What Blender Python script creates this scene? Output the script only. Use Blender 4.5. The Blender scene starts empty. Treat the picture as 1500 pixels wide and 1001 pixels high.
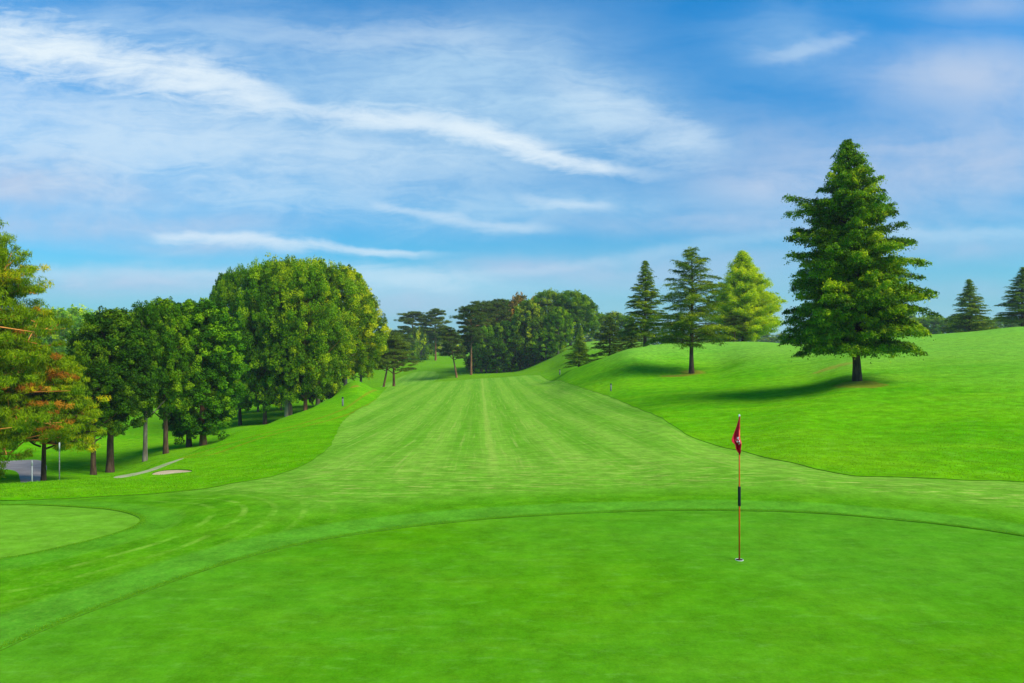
import bpy, math, random
import numpy as np
from mathutils import Vector
R = math.radians
F = 1000.0                      # focal length in pixels of the 1500 px wide photograph
scene = bpy.context.scene
col = scene.collection

# ------------------------------------------------------------------ camera
cam = bpy.data.cameras.new('camera'); cam_o = bpy.data.objects.new('camera', cam); col.objects.link(cam_o)
cam.sensor_width = 36.0; cam.lens = 24.0; cam.clip_start = 0.1; cam.clip_end = 6000
cam_o.location = (0, 0, 0); cam_o.rotation_euler = (R(90), 0, 0)
scene.camera = cam_o
scene.render.resolution_x = 1024; scene.render.resolution_y = 683

# ------------------------------------------------------------------ light
SUN_DIR = Vector((0.60, -0.36, 0.80)).normalized()
scene.view_settings.view_transform = 'Standard'; scene.view_settings.look = 'None'
scene.view_settings.exposure = 0.82; scene.view_settings.gamma = 1.0
sun = bpy.data.lights.new('sun', 'SUN'); sun.energy = 3.1; sun.angle = R(36.0); sun.color = (1.0, 0.93, 0.78)
sun_o = bpy.data.objects.new('sun', sun); col.objects.link(sun_o)
sun_o.rotation_euler = SUN_DIR.to_track_quat('Z', 'Y').to_euler()

# ------------------------------------------------------------------ node helper
class NT:
    def __init__(s, tree): s.t = tree; s.n = tree.nodes; s.l = tree.links
    def new(s, typ, **kw):
        nd = s.n.new(typ)
        for k, v in kw.items(): setattr(nd, k, v)
        return nd
    def put(s, sock, v):
        if v is None: return
        if isinstance(v, bpy.types.NodeSocket): s.l.new(v, sock)
        else:
            if hasattr(sock.default_value, '__len__') and hasattr(v, '__len__'):
                n = len(sock.default_value); v = tuple(v) + (1.0,) * (n - len(v))
            sock.default_value = v
    def m(s, op, a, b=None, c=None, clamp=False):
        nd = s.new('ShaderNodeMath', operation=op); nd.use_clamp = clamp
        for i, v in enumerate((a, b, c)): s.put(nd.inputs[i], v)
        return nd.outputs[0]
    def add(s, a, b): return s.m('ADD', a, b)
    def sub(s, a, b): return s.m('SUBTRACT', a, b)
    def mul(s, a, b): return s.m('MULTIPLY', a, b)
    def div(s, a, b): return s.m('DIVIDE', a, b)
    def xyz(s, v):
        nd = s.new('ShaderNodeSeparateXYZ'); s.put(nd.inputs[0], v); return nd.outputs
    def vec(s, x, y, z=0.0):
        nd = s.new('ShaderNodeCombineXYZ')
        for i, v in enumerate((x, y, z)): s.put(nd.inputs[i], v)
        return nd.outputs[0]
    def noise(s, v, scale, detail=3.0, rough=0.5, dist=0.0, w=None):
        nd = s.new('ShaderNodeTexNoise'); s.put(nd.inputs['Vector'], v)
        nd.inputs['Scale'].default_value = scale; nd.inputs['Detail'].default_value = detail
        nd.inputs['Roughness'].default_value = rough; nd.inputs['Distortion'].default_value = dist
        return nd.outputs['Fac']
    def ss(s, v, a, b, lo=0.0, hi=1.0):
        nd = s.new('ShaderNodeMapRange', interpolation_type='SMOOTHSTEP'); s.put(nd.inputs[0], v)
        for i, q in enumerate((a, b, lo, hi)): s.put(nd.inputs[i + 1], q)
        return nd.outputs[0]
    def mix(s, f, a, b, blend='MIX'):
        nd = s.new('ShaderNodeMix', data_type='RGBA', blend_type=blend)
        s.put(nd.inputs['Factor'], f); s.put(nd.inputs[6], a); s.put(nd.inputs[7], b)
        return nd.outputs[2]
    def attr(s, name):
        nd = s.new('ShaderNodeAttribute', attribute_name=name); return nd.outputs['Fac']
    def curve(s, v, pts):
        nd = s.new('ShaderNodeFloatCurve'); c = nd.mapping.curves[0]
        nd.mapping.use_clip = False
        c.points[0].location = pts[0]; c.points[1].location = pts[-1]
        for p in pts[1:-1]: c.points.new(*p)
        nd.mapping.update(); s.put(nd.inputs['Value'], v)
        return nd.outputs[0]

# ------------------------------------------------------------------ sky
world = bpy.data.worlds.new('World'); scene.world = world; world.use_nodes = True
world.node_tree.nodes.clear()
w = NT(world.node_tree)
sky = w.new('ShaderNodeTexSky', sky_type='NISHITA'); sky.sun_disc = False
sky.sun_elevation = math.asin(SUN_DIR.z); sky.sun_rotation = math.atan2(SUN_DIR.x, SUN_DIR.y)
sky.air_density = 1.0; sky.dust_density = 0.3; sky.ozone_density = 2.5; sky.altitude = 200
gen = w.new('ShaderNodeTexCoord').outputs['Generated']
dx, dy, dz = w.xyz(gen)
ay = w.m('MAXIMUM', w.m('ABSOLUTE', dy), 0.12)
px = w.add(w.div(w.div(dx, ay), 1.5), 0.5)              # 0..1 over the view's width, by direction
py = w.sub(0.5, w.div(dz, ay))                          # direction's height: 0.5 = horizon
front = w.ss(dy, 0.0, 0.3)
def X(p): return p / 1500.0
def Y(p): return p / 1000.0
pv = w.vec(w.mul(px, 1.5), py)
warp = w.noise(pv, 5.0, 4, 0.6)
pyw = w.add(py, w.mul(w.sub(warp, 0.5), 0.035))
# streaky noise running down to the right
nrot = w.new('ShaderNodeMapping'); w.put(nrot.inputs[0], w.vec(w.mul(px, 1.5), pyw)); nrot.inputs['Rotation'].default_value = (0, 0, R(-12)); nrot.inputs['Scale'].default_value = (1.6, 7.0, 1)
fib = w.noise(nrot.outputs[0], 2.3, 7, 0.62, 0.6)
nrot2 = w.new('ShaderNodeMapping'); w.put(nrot2.inputs[0], w.vec(w.mul(px, 1.5), pyw)); nrot2.inputs['Rotation'].default_value = (0, 0, R(-17)); nrot2.inputs['Scale'].default_value = (3.5, 16.0, 1); nrot2.inputs['Location'].default_value = (3, 1, 0)
fib2 = w.noise(nrot2.outputs[0], 2.6, 6, 0.65, 0.9)
nrot3 = w.new('ShaderNodeMapping'); w.put(nrot3.inputs[0], w.vec(w.mul(px, 1.5), pyw)); nrot3.inputs['Rotation'].default_value = (0, 0, R(-9)); nrot3.inputs['Scale'].default_value = (7, 24.0, 1); nrot3.inputs['Location'].default_value = (5, 2, 0)
fib3 = w.noise(nrot3.outputs[0], 2.2, 9, 0.72, 0.5)
puff = w.noise(w.vec(w.mul(px, 1.5), w.mul(pyw, 1.5)), 9.0, 8, 0.66, 0.4)
def streak(pts, soft=1.0, gain=1.0):
    """pts: (px, py, half-width up, half-width down, strength) along the streak"""
    xs = [X(p[0]) for p in pts]
    c = w.curve(px, [(x, Y(p[1])) for x, p in zip(xs, pts)])
    up = w.curve(px, [(x, Y(p[2])) for x, p in zip(xs, pts)])
    dn = w.curve(px, [(x, Y(p[3])) for x, p in zip(xs, pts)])
    st = w.curve(px, [(x, p[4]) for x, p in zip(xs, pts)])
    d = w.sub(pyw, c)
    below = w.m('GREATER_THAN', d, 0.0)
    wd = w.add(w.mul(dn, below), w.mul(up, w.sub(1.0, below)))
    wd = w.mul(wd, w.ss(w.add(w.mul(fib2, .5), w.mul(puff, .5)), .35, .65, .6, 1.5))
    q = w.div(w.m('ABSOLUTE', d), wd)
    g = w.m('EXPONENT', w.mul(w.mul(q, q), -1.0))
    tex = w.ss(w.add(w.add(w.mul(fib2, 0.35), w.mul(fib, 0.2)), w.add(w.mul(fib3, 0.25), w.mul(puff, 0.2))), 0.33, 0.58, 0.5, 1.05)
    return w.mul(w.mul(w.mul(g, st), tex), gain)
cl = streak([(0, 62, 40, 48, .95), (100, 78, 36, 46, 1), (230, 100, 30, 42, .95), (370, 132, 26, 34, .85), (440, 158, 12, 22, .6), (520, 172, 14, 16, .75), (640, 182, 16, 18, .8), (740, 205, 13, 18, .95), (830, 232, 10, 16, .95), (900, 245, 9, 12, .6), (1010, 252, 6, 10, .1), (1040, 252, 6, 10, 0), (1500, 252, 6, 10, 0)])
for pts, g in (
    ([(0, 340, 5, 8, 0), (190, 342, 5, 7, 0), (240, 343, 6, 8, .75), (340, 347, 5, 9, .9), (460, 360, 6, 8, .8), (560, 367, 4, 6, .8), (620, 370, 4, 5, .4), (720, 374, 4, 5, 0), (1500, 374, 4, 5, 0)], .8),
    ([(0, 285, 8, 8, 0), (500, 280, 8, 8, 0), (560, 298, 9, 9, .55), (640, 316, 10, 9, .6), (720, 330, 8, 8, .65), (790, 335, 6, 7, .35), (870, 348, 6, 6, 0), (1500, 350, 8, 8, 0)], .7),
    ([(0, 150, 60, 80, .55), (200, 190, 60, 80, .5), (420, 215, 50, 75, .42), (600, 240, 45, 70, .3), (760, 250, 30, 50, .2), (900, 270, 30, 40, .15), (1100, 300, 30, 30, .15), (1500, 300, 30, 30, .1)], .9),
    ([(0, 90, 30, 30, 0), (740, 90, 30, 30, 0), (830, 130, 26, 40, .28), (920, 165, 24, 50, .4), (1000, 195, 22, 40, .42), (1060, 215, 18, 30, .2), (1120, 235, 18, 20, 0), (1500, 235, 20, 20, 0)], .9),
    ([(0, 35, 20, 20, .2), (300, 40, 25, 20, .2), (520, 60, 20, 16, .35), (640, 50, 18, 16, .35), (760, 70, 20, 20, .12), (900, 60, 20, 20, 0), (1060, 85, 14, 10, 0), (1140, 82, 12, 8, .3), (1220, 65, 12, 9, .35), (1290, 40, 12, 9, 0), (1500, 50, 10, 10, 0)], .8),
    ([(0, 395, 10, 12, .3), (120, 400, 12, 14, .3), (240, 398, 10, 14, .3), (400, 405, 10, 14, .4), (520, 395, 12, 16, .5), (640, 405, 10, 14, .45), (760, 400, 8, 10, .2), (900, 380, 8, 10, .2), (1100, 350, 10, 10, .2), (1500, 340, 10, 10, .2)], .8),
    ([(0, 240, 14, 18, 0), (700, 260, 14, 18, 0), (760, 285, 10, 12, .3), (840, 300, 8, 10, .5), (900, 300, 8, 10, .25), (980, 300, 8, 10, 0), (1500, 300, 8, 10, 0)], .8)):
    cl = w.m('MAXIMUM', cl, streak(pts, 1.0, g))
# soft grey mauve banks: left edge puff, low left, broad right
def blob(x, y, rx, ry, s):
    a = w.div(w.sub(px, X(x)), X(rx)); b = w.div(w.sub(pyw, Y(y)), Y(ry))
    return w.mul(w.m('EXPONENT', w.mul(w.add(w.mul(a, a), w.mul(b, b)), -1.0)), s)
def union(L):
    o = None
    for a_ in L:
        b_ = blob(*a_); o = b_ if o is None else w.sub(1.0, w.mul(w.sub(1.0, o), w.sub(1.0, b_)))
    return o
bank = union(((30, 268, 130, 46, .85), (170, 285, 150, 28, .5), (120, 335, 250, 24, .65), (280, 328, 150, 14, .4), (300, 362, 120, 14, .5), (170, 412, 220, 24, .75), (580, 445, 130, 20, .6), (770, 393, 110, 16, .6), (1150, 270, 140, 36, .75), (1290, 230, 190, 50, .55), (1420, 112, 170, 56, .85), (1450, 240, 160, 56, .75), (1120, 200, 120, 40, .3), (1330, 305, 220, 34, .45), (1050, 330, 240, 18, .55), (960, 405, 200, 24, .45), (1400, 362, 160, 20, .5), (1350, 425, 200, 18, .35), (1100, 380, 200, 20, .4), (1450, 8, 90, 20, .5), (1500, 170, 90, 60, .4)))
bank = w.mul(bank, w.ss(w.add(w.add(w.mul(fib, 0.35), w.mul(warp, 0.35)), w.mul(puff, .3)), 0.34, 0.60, 0.5, 1.12))
veil = union(((100, 45, 420, 50, .4), (330, 190, 420, 85, .52), (120, 250, 260, 60, .3), (560, 115, 240, 60, .5), (700, 150, 180, 70, .5), (880, 165, 120, 50, .55), (640, 235, 260, 45, .4), (760, 70, 150, 60, .35), (850, 300, 120, 18, .4), (420, 290, 260, 22, .35), (720, 315, 170, 26, .35), (580, 420, 260, 24, .5), (1010, 210, 70, 26, .45), (1150, 60, 90, 45, .3), (1400, 340, 260, 12, .3), (1100, 470, 500, 30, .3)))
veil = w.mul(veil, w.ss(w.add(w.add(w.mul(fib2, .35), w.mul(fib3, .25)), w.add(w.mul(puff, .15), w.mul(warp, .25))), 0.36, 0.62, 0.6, 1.0))
veil = w.sub(1.0, w.mul(w.sub(1.0, veil), w.sub(1.0, w.mul(w.ss(fib, .35, .65), .06))))
skyc = w.mul
grade = w.new('ShaderNodeHueSaturation'); w.put(grade.inputs['Color'], sky.outputs[0]); grade.inputs['Saturation'].default_value = 1.25; grade.inputs['Hue'].default_value = 0.485
SKYS = 0.15
base = w.mix(1.0, grade.outputs[0], w.mix(w.ss(py, 0.0, 0.33), (0.060, 0.50, 0.70), (0.075, 0.39, 0.53)), 'MULTIPLY')
K = 1.0 / SKYS
hz = w.ss(py, 0.5, 0.36)        # pale air near the horizon
base = w.mix(w.ss(py, 0.28, 0.5, 0.0, 0.78), base, (0.150 * K, 0.305 * K, 0.375 * K))
base = w.mix(w.mul(veil, front), base, (0.33 * K, 0.46 * K, 0.55 * K))
mauve = w.mix(w.mul(bank, front), base, (0.27 * K, 0.345 * K, 0.465 * K))
white = w.mix(w.mul(cl, w.m('MAXIMUM', front, 0.25)), mauve, (0.44 * K, 0.51 * K, 0.56 * K))
bg = w.new('ShaderNodeBackground'); w.put(bg.inputs[0], white); bg.inputs[1].default_value = SKYS
w.l.new(bg.outputs[0], w.new('ShaderNodeOutputWorld').inputs[0])

# ------------------------------------------------------------------ terrain height
def pchip(x, y, xq):
    x = np.asarray(x, float); y = np.asarray(y, float); h = np.diff(x); dl = np.diff(y) / h
    d = np.zeros_like(y); d[0] = dl[0]; d[-1] = dl[-1]
    for i in range(1, len(x) - 1):
        if dl[i - 1] * dl[i] > 0:
            w1 = 2 * h[i] + h[i - 1]; w2 = h[i] + 2 * h[i - 1]
            d[i] = (w1 + w2) / (w1 / dl[i - 1] + w2 / dl[i])
    xq = np.clip(xq, x[0], x[-1]); k = np.clip(np.searchsorted(x, xq) - 1, 0, len(x) - 2)
    t = (xq - x[k]) / h[k]
    return ((1 + 2 * t) * (1 - t) ** 2 * y[k] + t * (1 - t) ** 2 * h[k] * d[k] + t * t * (3 - 2 * t) * y[k + 1] + t * t * (t - 1) * h[k] * d[k + 1])
# one line of the course per bearing: (distance north in m, height below/above the camera given as photo row)
COLS = {
 -600: [(14, 742), (18, 725), (24, 745), (40, 720), (70, 660), (130, 592), (180, 560), (300, 520)],
 -100: [(14, 740), (17.5, 716), (24, 745), (35, 722), (45, 690), (70, 650), (130, 592), (180, 555), (300, 520)],
 0:    [(14, 740), (18, 711), (24, 735), (35, 709), (45, 684), (70, 648), (130, 592), (180, 545), (300, 520)],
 100:  [(14, 740), (19, 705), (26, 722), (38, 706), (50, 676), (70, 648), (130, 592), (180, 543), (300, 520)],
 170:  [(14.3, 736), (21, 698), (28, 712), (42, 698), (55, 672), (75, 640), (130, 592), (180, 543), (300, 520)],
 240:  [(15, 729), (20, 700), (27.5, 676), (36, 684), (50, 665), (75, 637), (130, 588), (180, 545), (300, 520)],
 300:  [(15.5, 722), (21, 690), (35, 655), (44, 662), (56, 651), (80, 628), (130, 588), (180, 545), (300, 520)],
 350:  [(16, 712), (24, 675), (45, 631), (54, 640), (70, 626), (90, 612), (130, 588), (180, 545), (300, 520)],
 420:  [(17, 702), (28, 652), (57, 611), (66, 620), (75, 617), (90, 608), (130, 580), (180, 545), (300, 520)],
 470:  [(18, 690), (30, 643), (50, 606), (68, 590), (80, 603), (95, 600), (130, 577), (180, 545), (300, 520)],
 497:  [(18, 689), (30, 641), (50, 604), (66, 583), (80, 570), (93, 590), (120, 585), (145, 565), (180, 545), (240, 521), (300, 520)],
 520:  [(18, 688), (30, 640), (50, 604), (66, 578), (82, 557), (96, 574), (120, 580), (145, 562), (180, 545), (240, 521), (300, 520)],
 560:  [(18, 688), (30, 640), (50, 604), (70, 585), (95, 568), (105, 569), (120, 574), (145, 560), (180, 540), (240, 521), (300, 519)],
 620:  [(18, 688), (30, 640), (50, 602), (80, 574), (110, 561), (122, 565), (135, 561), (150, 552), (200, 532), (240, 520), (300, 519)],
 690:  [(18, 688), (30, 640), (50, 601), (80, 573), (115, 556), (130, 557), (145, 549), (200, 532), (240, 522), (300, 519)],
 750:  [(18, 688), (30, 640), (50, 600), (80, 572), (118, 552), (150, 545), (200, 525), (240, 520), (300, 515)],
 800:  [(18, 688), (30, 638), (50, 598), (80, 567), (108, 552), (130, 539), (150, 524), (200, 507), (300, 508)],
 840:  [(18, 688), (30, 636), (50, 592), (70, 560), (86, 541), (104, 538), (130, 522), (155, 505), (200, 503), (300, 505)],
 880:  [(18, 688), (30, 632), (48, 590), (64, 555), (80, 526), (100, 535), (130, 518), (155, 499), (200, 502), (300, 505)],
 930:  [(18, 688), (28, 636), (42, 596), (60, 553), (78, 509), (95, 521), (120, 515), (155, 500), (200, 504), (300, 505)],
 980:  [(17, 692), (27, 636), (40, 592), (60, 553), (82, 503), (100, 510), (130, 512), (180, 508), (300, 506)],
 1040: [(16, 698), (25, 650), (36, 598), (60, 549), (84, 501), (105, 509), (140, 511), (180, 508), (300, 506)],
 1100: [(15.5, 702), (22, 664), (34, 602), (50, 556), (86, 500), (105, 507), (140, 511), (180, 508), (300, 506)],
 1180: [(15, 706), (19, 682), (30, 606), (44, 560), (80, 503), (100, 507), (140, 511), (180, 508), (300, 506)],
 1256: [(15, 708), (17.5, 697), (26, 628), (38, 558), (52, 522), (74, 500), (95, 503), (140, 508), (180, 506), (300, 506)],
 1350: [(14.5, 715), (17, 700), (25, 630), (40, 545), (56, 508), (72, 492), (95, 498), (140, 505), (180, 505), (300, 506)],
 1430: [(14.5, 717), (17, 703), (25, 625), (40, 538), (56, 500), (72, 486), (95, 492), (140, 503), (180, 505), (300, 506)],
 1500: [(14.5, 718), (17, 705), (25, 622), (40, 532), (56, 494), (72, 479), (95, 486), (140, 500), (180, 505), (300, 506)],
 1900: [(13, 735), (16, 712), (22, 640), (35, 545), (50, 500), (65, 480), (95, 486), (140, 500), (180, 505), (300, 506)],
}
us = sorted(COLS)
lr = np.linspace(math.log(0.8), math.log(780), 600)
rad = np.exp(lr)
ctheta = []; cz = []
for u in us:
    th = math.atan((u - 750) / F); c = math.cos(th)
    d = [0.3, 5.5, 9.5, 12.0]; z = [-2.95, -3.07, -3.07, -3.08]
    if u <= 250: z[3] = -3.15
    for dd, pp in COLS[u]: d.append(dd); z.append(-(pp - 500) / F * dd)
    zl = z[-1]
    d += [420, 700, 800]; z += [zl * 0.6 - 3, -4, -4]
    ctheta.append(th); cz.append(pchip(np.log(np.array(d) / c), z, lr))
cz = np.array(cz)
flat = pchip(np.log([0.3, 6, 20, 60, 150, 400, 1500]), [-2.95, -3.07, -3.2, -4, -5, -6, -4], lr)
ctheta = [-math.pi, -2.1] + ctheta + [2.1, math.pi]
cz = np.vstack([flat, flat * 0.5 + cz[0] * 0.5, cz, flat * 0.5 + cz[-1] * 0.5, flat])
th_in = np.radians(np.arange(-46, 46.001, 0.16))
th_all = np.concatenate([np.radians(np.arange(-180, -46.5, 2.0)), th_in, np.radians(np.arange(47, 180.01, 2.0))])
th_all[-1] = math.pi
th_all = np.unique(th_all)
Z = np.stack([pchip(ctheta, cz[:, j], th_all) for j in range(len(lr))], 1)
fine = (th_all > -0.8) & (th_all < 0.8)
rng = np.random.default_rng(7)
idx = np.where(fine)[0]
for it in range(5):                                   # soften the creases between bearings a little
    Zs = Z.copy(); Zs[idx[1:-1]] = (Z[idx[1:-1] - 1] + Z[idx[1:-1]] * 2 + Z[idx[1:-1] + 1]) / 4; Z = Zs
def wave(x, y):
    return (np.sin(x * 0.31 + 1.3 * np.sin(y * 0.11)) * np.cos(y * 0.23 + 0.7) * 0.5 + np.sin(x * 0.13 - y * 0.17 + 2) * 0.5)
TX = np.sin(th_all)[:, None] * rad[None, :]; TY = np.cos(th_all)[:, None] * rad[None, :]
Z = Z + wave(TX, TY) * np.clip((rad[None, :] - 18) / 60, 0, 1) * 0.12
def ground(x, y):
    x = np.asarray(x, float); y = np.asarray(y, float)
    t = np.arctan2(x, y); l = np.log(np.maximum(np.hypot(x, y), 0.81))
    i = np.clip(np.searchsorted(th_all, t) - 1, 0, len(th_all) - 2); j = np.clip(((l - lr[0]) / (lr[1] - lr[0])).astype(int), 0, len(lr) - 2)
    a = (t - th_all[i]) / (th_all[i + 1] - th_all[i]); b = (l - lr[j]) / (lr[1] - lr[0])
    return (Z[i, j] * (1 - a) * (1 - b) + Z[i + 1, j] * a * (1 - b) + Z[i, j + 1] * (1 - a) * b + Z[i + 1, j + 1] * a * b)
def gz(x, y): return float(ground(np.array([x]), np.array([y]))[0])
def hit(u, v, dmin=3.0):
    """where the line of sight through a photo pixel first meets the ground (x, y)"""
    d = np.exp(np.linspace(math.log(dmin), math.log(500), 4000))
    g = ground((u - 750) / F * d, d); below = (-(v - 500) / F * d) < g
    k = int(np.argmax(below)) if below.any() else len(d) - 1
    return ((u - 750) / F * d[k], d[k])

def chaikin(P, n=2, closed=True):
    P = np.array(P, float)
    for _ in range(n):
        Q = np.roll(P, -1, 0) if closed else P[1:]
        A = P if closed else P[:-1]
        N = np.empty((len(A) * 2, 2)); N[0::2] = A * .75 + Q * .25; N[1::2] = A * .25 + Q * .75
        P = N
    return P
def sdf_poly(P, x, y):
    d = np.full(x.shape, 1e9); ins = np.zeros(x.shape, bool)
    for i in range(len(P)):
        ax, ay = P[i]; bx, by = P[(i + 1) % len(P)]
        ex, ey = bx - ax, by - ay; L = ex * ex + ey * ey + 1e-12
        t = np.clip(((x - ax) * ex + (y - ay) * ey) / L, 0, 1)
        d = np.minimum(d, (x - ax - ex * t) ** 2 + (y - ay - ey * t) ** 2)
        if abs(by - ay) > 1e-9:
            c = ((ay > y) != (by > y)) & (x < (bx - ax) * (y - ay) / (by - ay) + ax); ins ^= c
    d = np.sqrt(d); return np.where(ins, -d, d)
def sdf_line(P, x, y):
    d = np.full(x.shape, 1e9)
    for i in range(len(P) - 1):
        ax, ay = P[i]; bx, by = P[i + 1]; ex, ey = bx - ax, by - ay; L = ex * ex + ey * ey + 1e-12
        t = np.clip(((x - ax) * ex + (y - ay) * ey) / L, 0, 1)
        d = np.minimum(d, (x - ax - ex * t) ** 2 + (y - ay - ey * t) ** 2)
    return np.sqrt(d)
H = lambda pts: [hit(*p) for p in pts]
GREEN = chaikin(H([(0, 953), (90, 912), (200, 872), (300, 836), (400, 806), (500, 786), (600, 772), (700, 762), (800, 755), (900, 750), (1000, 748), (1083, 748), (1200, 752), (1350, 765), (1500, 785)]) + [(10.5, 8.0), (11.5, 3), (8, -6), (0, -9), (-6, -5), (-6, 2), (-5.4, 5.0)], 2)
GREEN2 = chaikin(H([(0, 740), (60, 740), (120, 743), (170, 748), (205, 757), (207, 765), (185, 776), (140, 790), (70, 806), (0, 820)]) + [(-10.5, 8.6), (-15, 8.5), (-18, 11), (-16.5, 14)], 2)
FAIR = chaikin(H([(560, 574), (545, 592), (515, 605), (500, 618), (491, 640), (478, 662), (445, 683), (385, 703), (300, 717), (200, 726), (100, 731), (0, 735)]) + [(-22, 15.5), (-60, 14), (-70, -60), (70, -60), (60, 12), (26, 15)] +
               H([(1500, 706), (1400, 704), (1300, 700), (1240, 697), (1180, 685), (1100, 665), (1050, 653), (1010, 640), (985, 624), (950, 603), (900, 583), (860, 571), (825, 560), (800, 555)]) + [(4.5, 119), (-3, 124), (-17, 118), (-19, 108)], 1)
FAIR2 = chaikin([(-27, 126), (-14.5, 124), (-17, 166), (-25, 168)], 2)
SAND = chaikin(H([(218, 696), (232, 690), (258, 688), (280, 689), (284, 692), (255, 694), (235, 697)]), 2)
def at(u, d): return ((u - 750) / F * d, d)
STRIP = chaikin([at(170, 19.6), at(195, 20.6), at(222, 22.4), at(268, 26.4), at(270, 27.2), at(215, 23.6), at(190, 22.0), at(164, 20.4)], 1)
PATH = chaikin([at(63, 33.5), at(32, 34), at(29, 38), at(27, 42), at(10, 43.5), at(-80, 43), at(-200, 42), at(-200, 47), at(-60, 48.5), at(20, 49), at(60, 50), at(70, 46), at(66, 41), at(64, 36)], 2)
TRACK = chaikin(H([(262, 677), (330, 655), (400, 634), (450, 622), (500, 606), (530, 592), (553, 577), (562, 571)]), 2, False)
def patch(u, v, rx, ry, ang=0):
    x, y = hit(u, v); return [(x + rx * math.cos(a) * math.cos(ang) - ry * math.sin(a) * math.sin(ang), y + rx * math.cos(a) * math.sin(ang) + ry * math.sin(a) * math.cos(ang)) for a in np.linspace(0, 2 * math.pi, 14)[:-1]]
SOILS = [patch(1258, 563, 1.25, 1.5), patch(1222, 538, 1.5, 1.0), patch(1015, 546, 1.1, 1.6), patch(990, 551, 1.6, .8), patch(520, 566, .5, 1.5)]

# ------------------------------------------------------------------ ground mesh cut into its surfaces
nt, nr = Z.shape
gx = TX.ravel(); gy = TY.ravel(); gzv = Z.ravel()
ii, jj = np.meshgrid(np.arange(nt - 1), np.arange(nr - 1), indexing='ij')
a = (ii * nr + jj).ravel(); b = ((ii + 1) * nr + jj).ravel(); c = ((ii + 1) * nr + jj + 1).ravel(); d = (ii * nr + jj + 1).ravel()
TRI = np.concatenate([np.stack([a, c, b], 1), np.stack([a, d, c], 1)])
cen = len(gx)
gx = np.append(gx, 0); gy = np.append(gy, 0); gzv = np.append(gzv, -2.95)
k = np.arange(nt - 1) * nr
TRI = np.concatenate([TRI, np.stack([k, k + nr, np.full_like(k, cen)], 1)])
def near(P, m=8):
    P = np.array(P); return P[:, 0].min() - m, P[:, 0].max() + m, P[:, 1].min() - m, P[:, 1].max() + m
def sdf_local(P, x, y):
    x0, x1, y0, y1 = near(P); s = (x > x0) & (x < x1) & (y > y0) & (y < y1)
    out = np.full(x.shape, 8.0); out[s] = sdf_poly(P, x[s], y[s]); return out
wob = np.sin(gx * 5.1 + np.sin(gy * 3)) * 0.012 + np.sin(gx * 2.3 - gy * 1.7) * 0.02
FLD = [sdf_poly(GREEN, gx, gy) + wob * .6, sdf_poly(GREEN2, gx, gy) + wob * .6, sdf_poly(FAIR, gx, gy) + wob * 1.5, sdf_local(FAIR2, gx, gy), sdf_local(PATH, gx, gy), np.minimum(sdf_local(SAND, gx, gy), 8), sdf_local(STRIP, gx, gy)]
soil = np.full(gx.shape, 8.0)
for P in SOILS: soil = np.minimum(soil, sdf_local(P, gx, gy))
FLD.append(soil)
FLD.append(np.minimum(sdf_line(TRACK, gx, gy), 20.0))
NAMES = ['s_green', 's_green2', 's_fair', 's_fair2', 's_path', 's_sand', 's_strip', 's_soil', 's_track']
V = np.stack([gx, gy, gzv] + FLD, 1)
extra = []
def split(T, fi):
    global V
    s = V[:, 3 + fi][T]; ins = (s < 0).all(1); out = (s >= 0).all(1); mx = ~(ins | out)
    n0 = len(V); new = []; cache = {}; ti = []; to = []; seg = []
    def cut(p, q):
        key = (p, q) if p < q else (q, p)
        if key not in cache:
            A = V[key[0]]; B = V[key[1]]; t = A[3 + fi] / (A[3 + fi] - B[3 + fi])
            cache[key] = n0 + len(new); new.append(A + (B - A) * t)
        return cache[key]
    for tri in T[mx]:
        tri = [int(q) for q in tri]; sg = [V[q, 3 + fi] < 0 for q in tri]
        A = []; B = []; cp = []
        for e in range(3):
            p, q = tri[e], tri[(e + 1) % 3]
            (A if sg[e] else B).append(p)
            if sg[e] != sg[(e + 1) % 3]:
                m_ = cut(p, q); A.append(m_); B.append(m_); cp.append(m_)
        for L, dst in ((A, ti), (B, to)):
            for k_ in range(1, len(L) - 1): dst.append((L[0], L[k_], L[k_ + 1]))
        seg.append(tuple(cp))
    if new: V = np.vstack([V, np.array(new)])
    Ti = np.concatenate([T[ins], np.array(ti, int).reshape(-1, 3)]); To = np.concatenate([T[out], np.array(to, int).reshape(-1, 3)])
    return Ti, To, seg
def np_mesh(name, verts, faces, nside, smooth=True, attrs=None, mat_idx=None):
    me = bpy.data.meshes.new(name); nv = len(verts); nf = len(faces)
    me.vertices.add(nv); me.vertices.foreach_set('co', np.asarray(verts, np.float32).ravel())
    me.loops.add(nf * nside); me.loops.foreach_set('vertex_index', np.asarray(faces, np.int32).ravel())
    me.polygons.add(nf); me.polygons.foreach_set('loop_start', np.arange(0, nf * nside, nside, dtype=np.int32))
    try: me.polygons.foreach_set('loop_total', np.full(nf, nside, np.int32))
    except Exception: pass
    me.polygons.foreach_set('use_smooth', np.full(nf, smooth, bool))
    if mat_idx is not None: me.polygons.foreach_set('material_index', np.asarray(mat_idx, np.int32))
    for k_, v_ in (attrs or {}).items():
        at = me.attributes.new(k_, 'FLOAT', 'POINT'); at.data.foreach_set('value', np.asarray(v_, np.float32))
    me.update(calc_edges=True); me.validate()
    return me
def link(name, me, mats, parent=None, loc=None):
    o = bpy.data.objects.new(name, me); col.objects.link(o)
    for m_ in (mats if isinstance(mats, (list, tuple)) else [mats]):
        if len(me.materials) < len(mats if isinstance(mats, (list, tuple)) else [mats]): me.materials.append(m_)
    if parent: o.parent = parent
    if loc: o.location = loc
    return o
def tag(o, label, cat, group=None):
    o['label'] = label; o['category'] = cat
    if group: o['group'] = group
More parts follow.
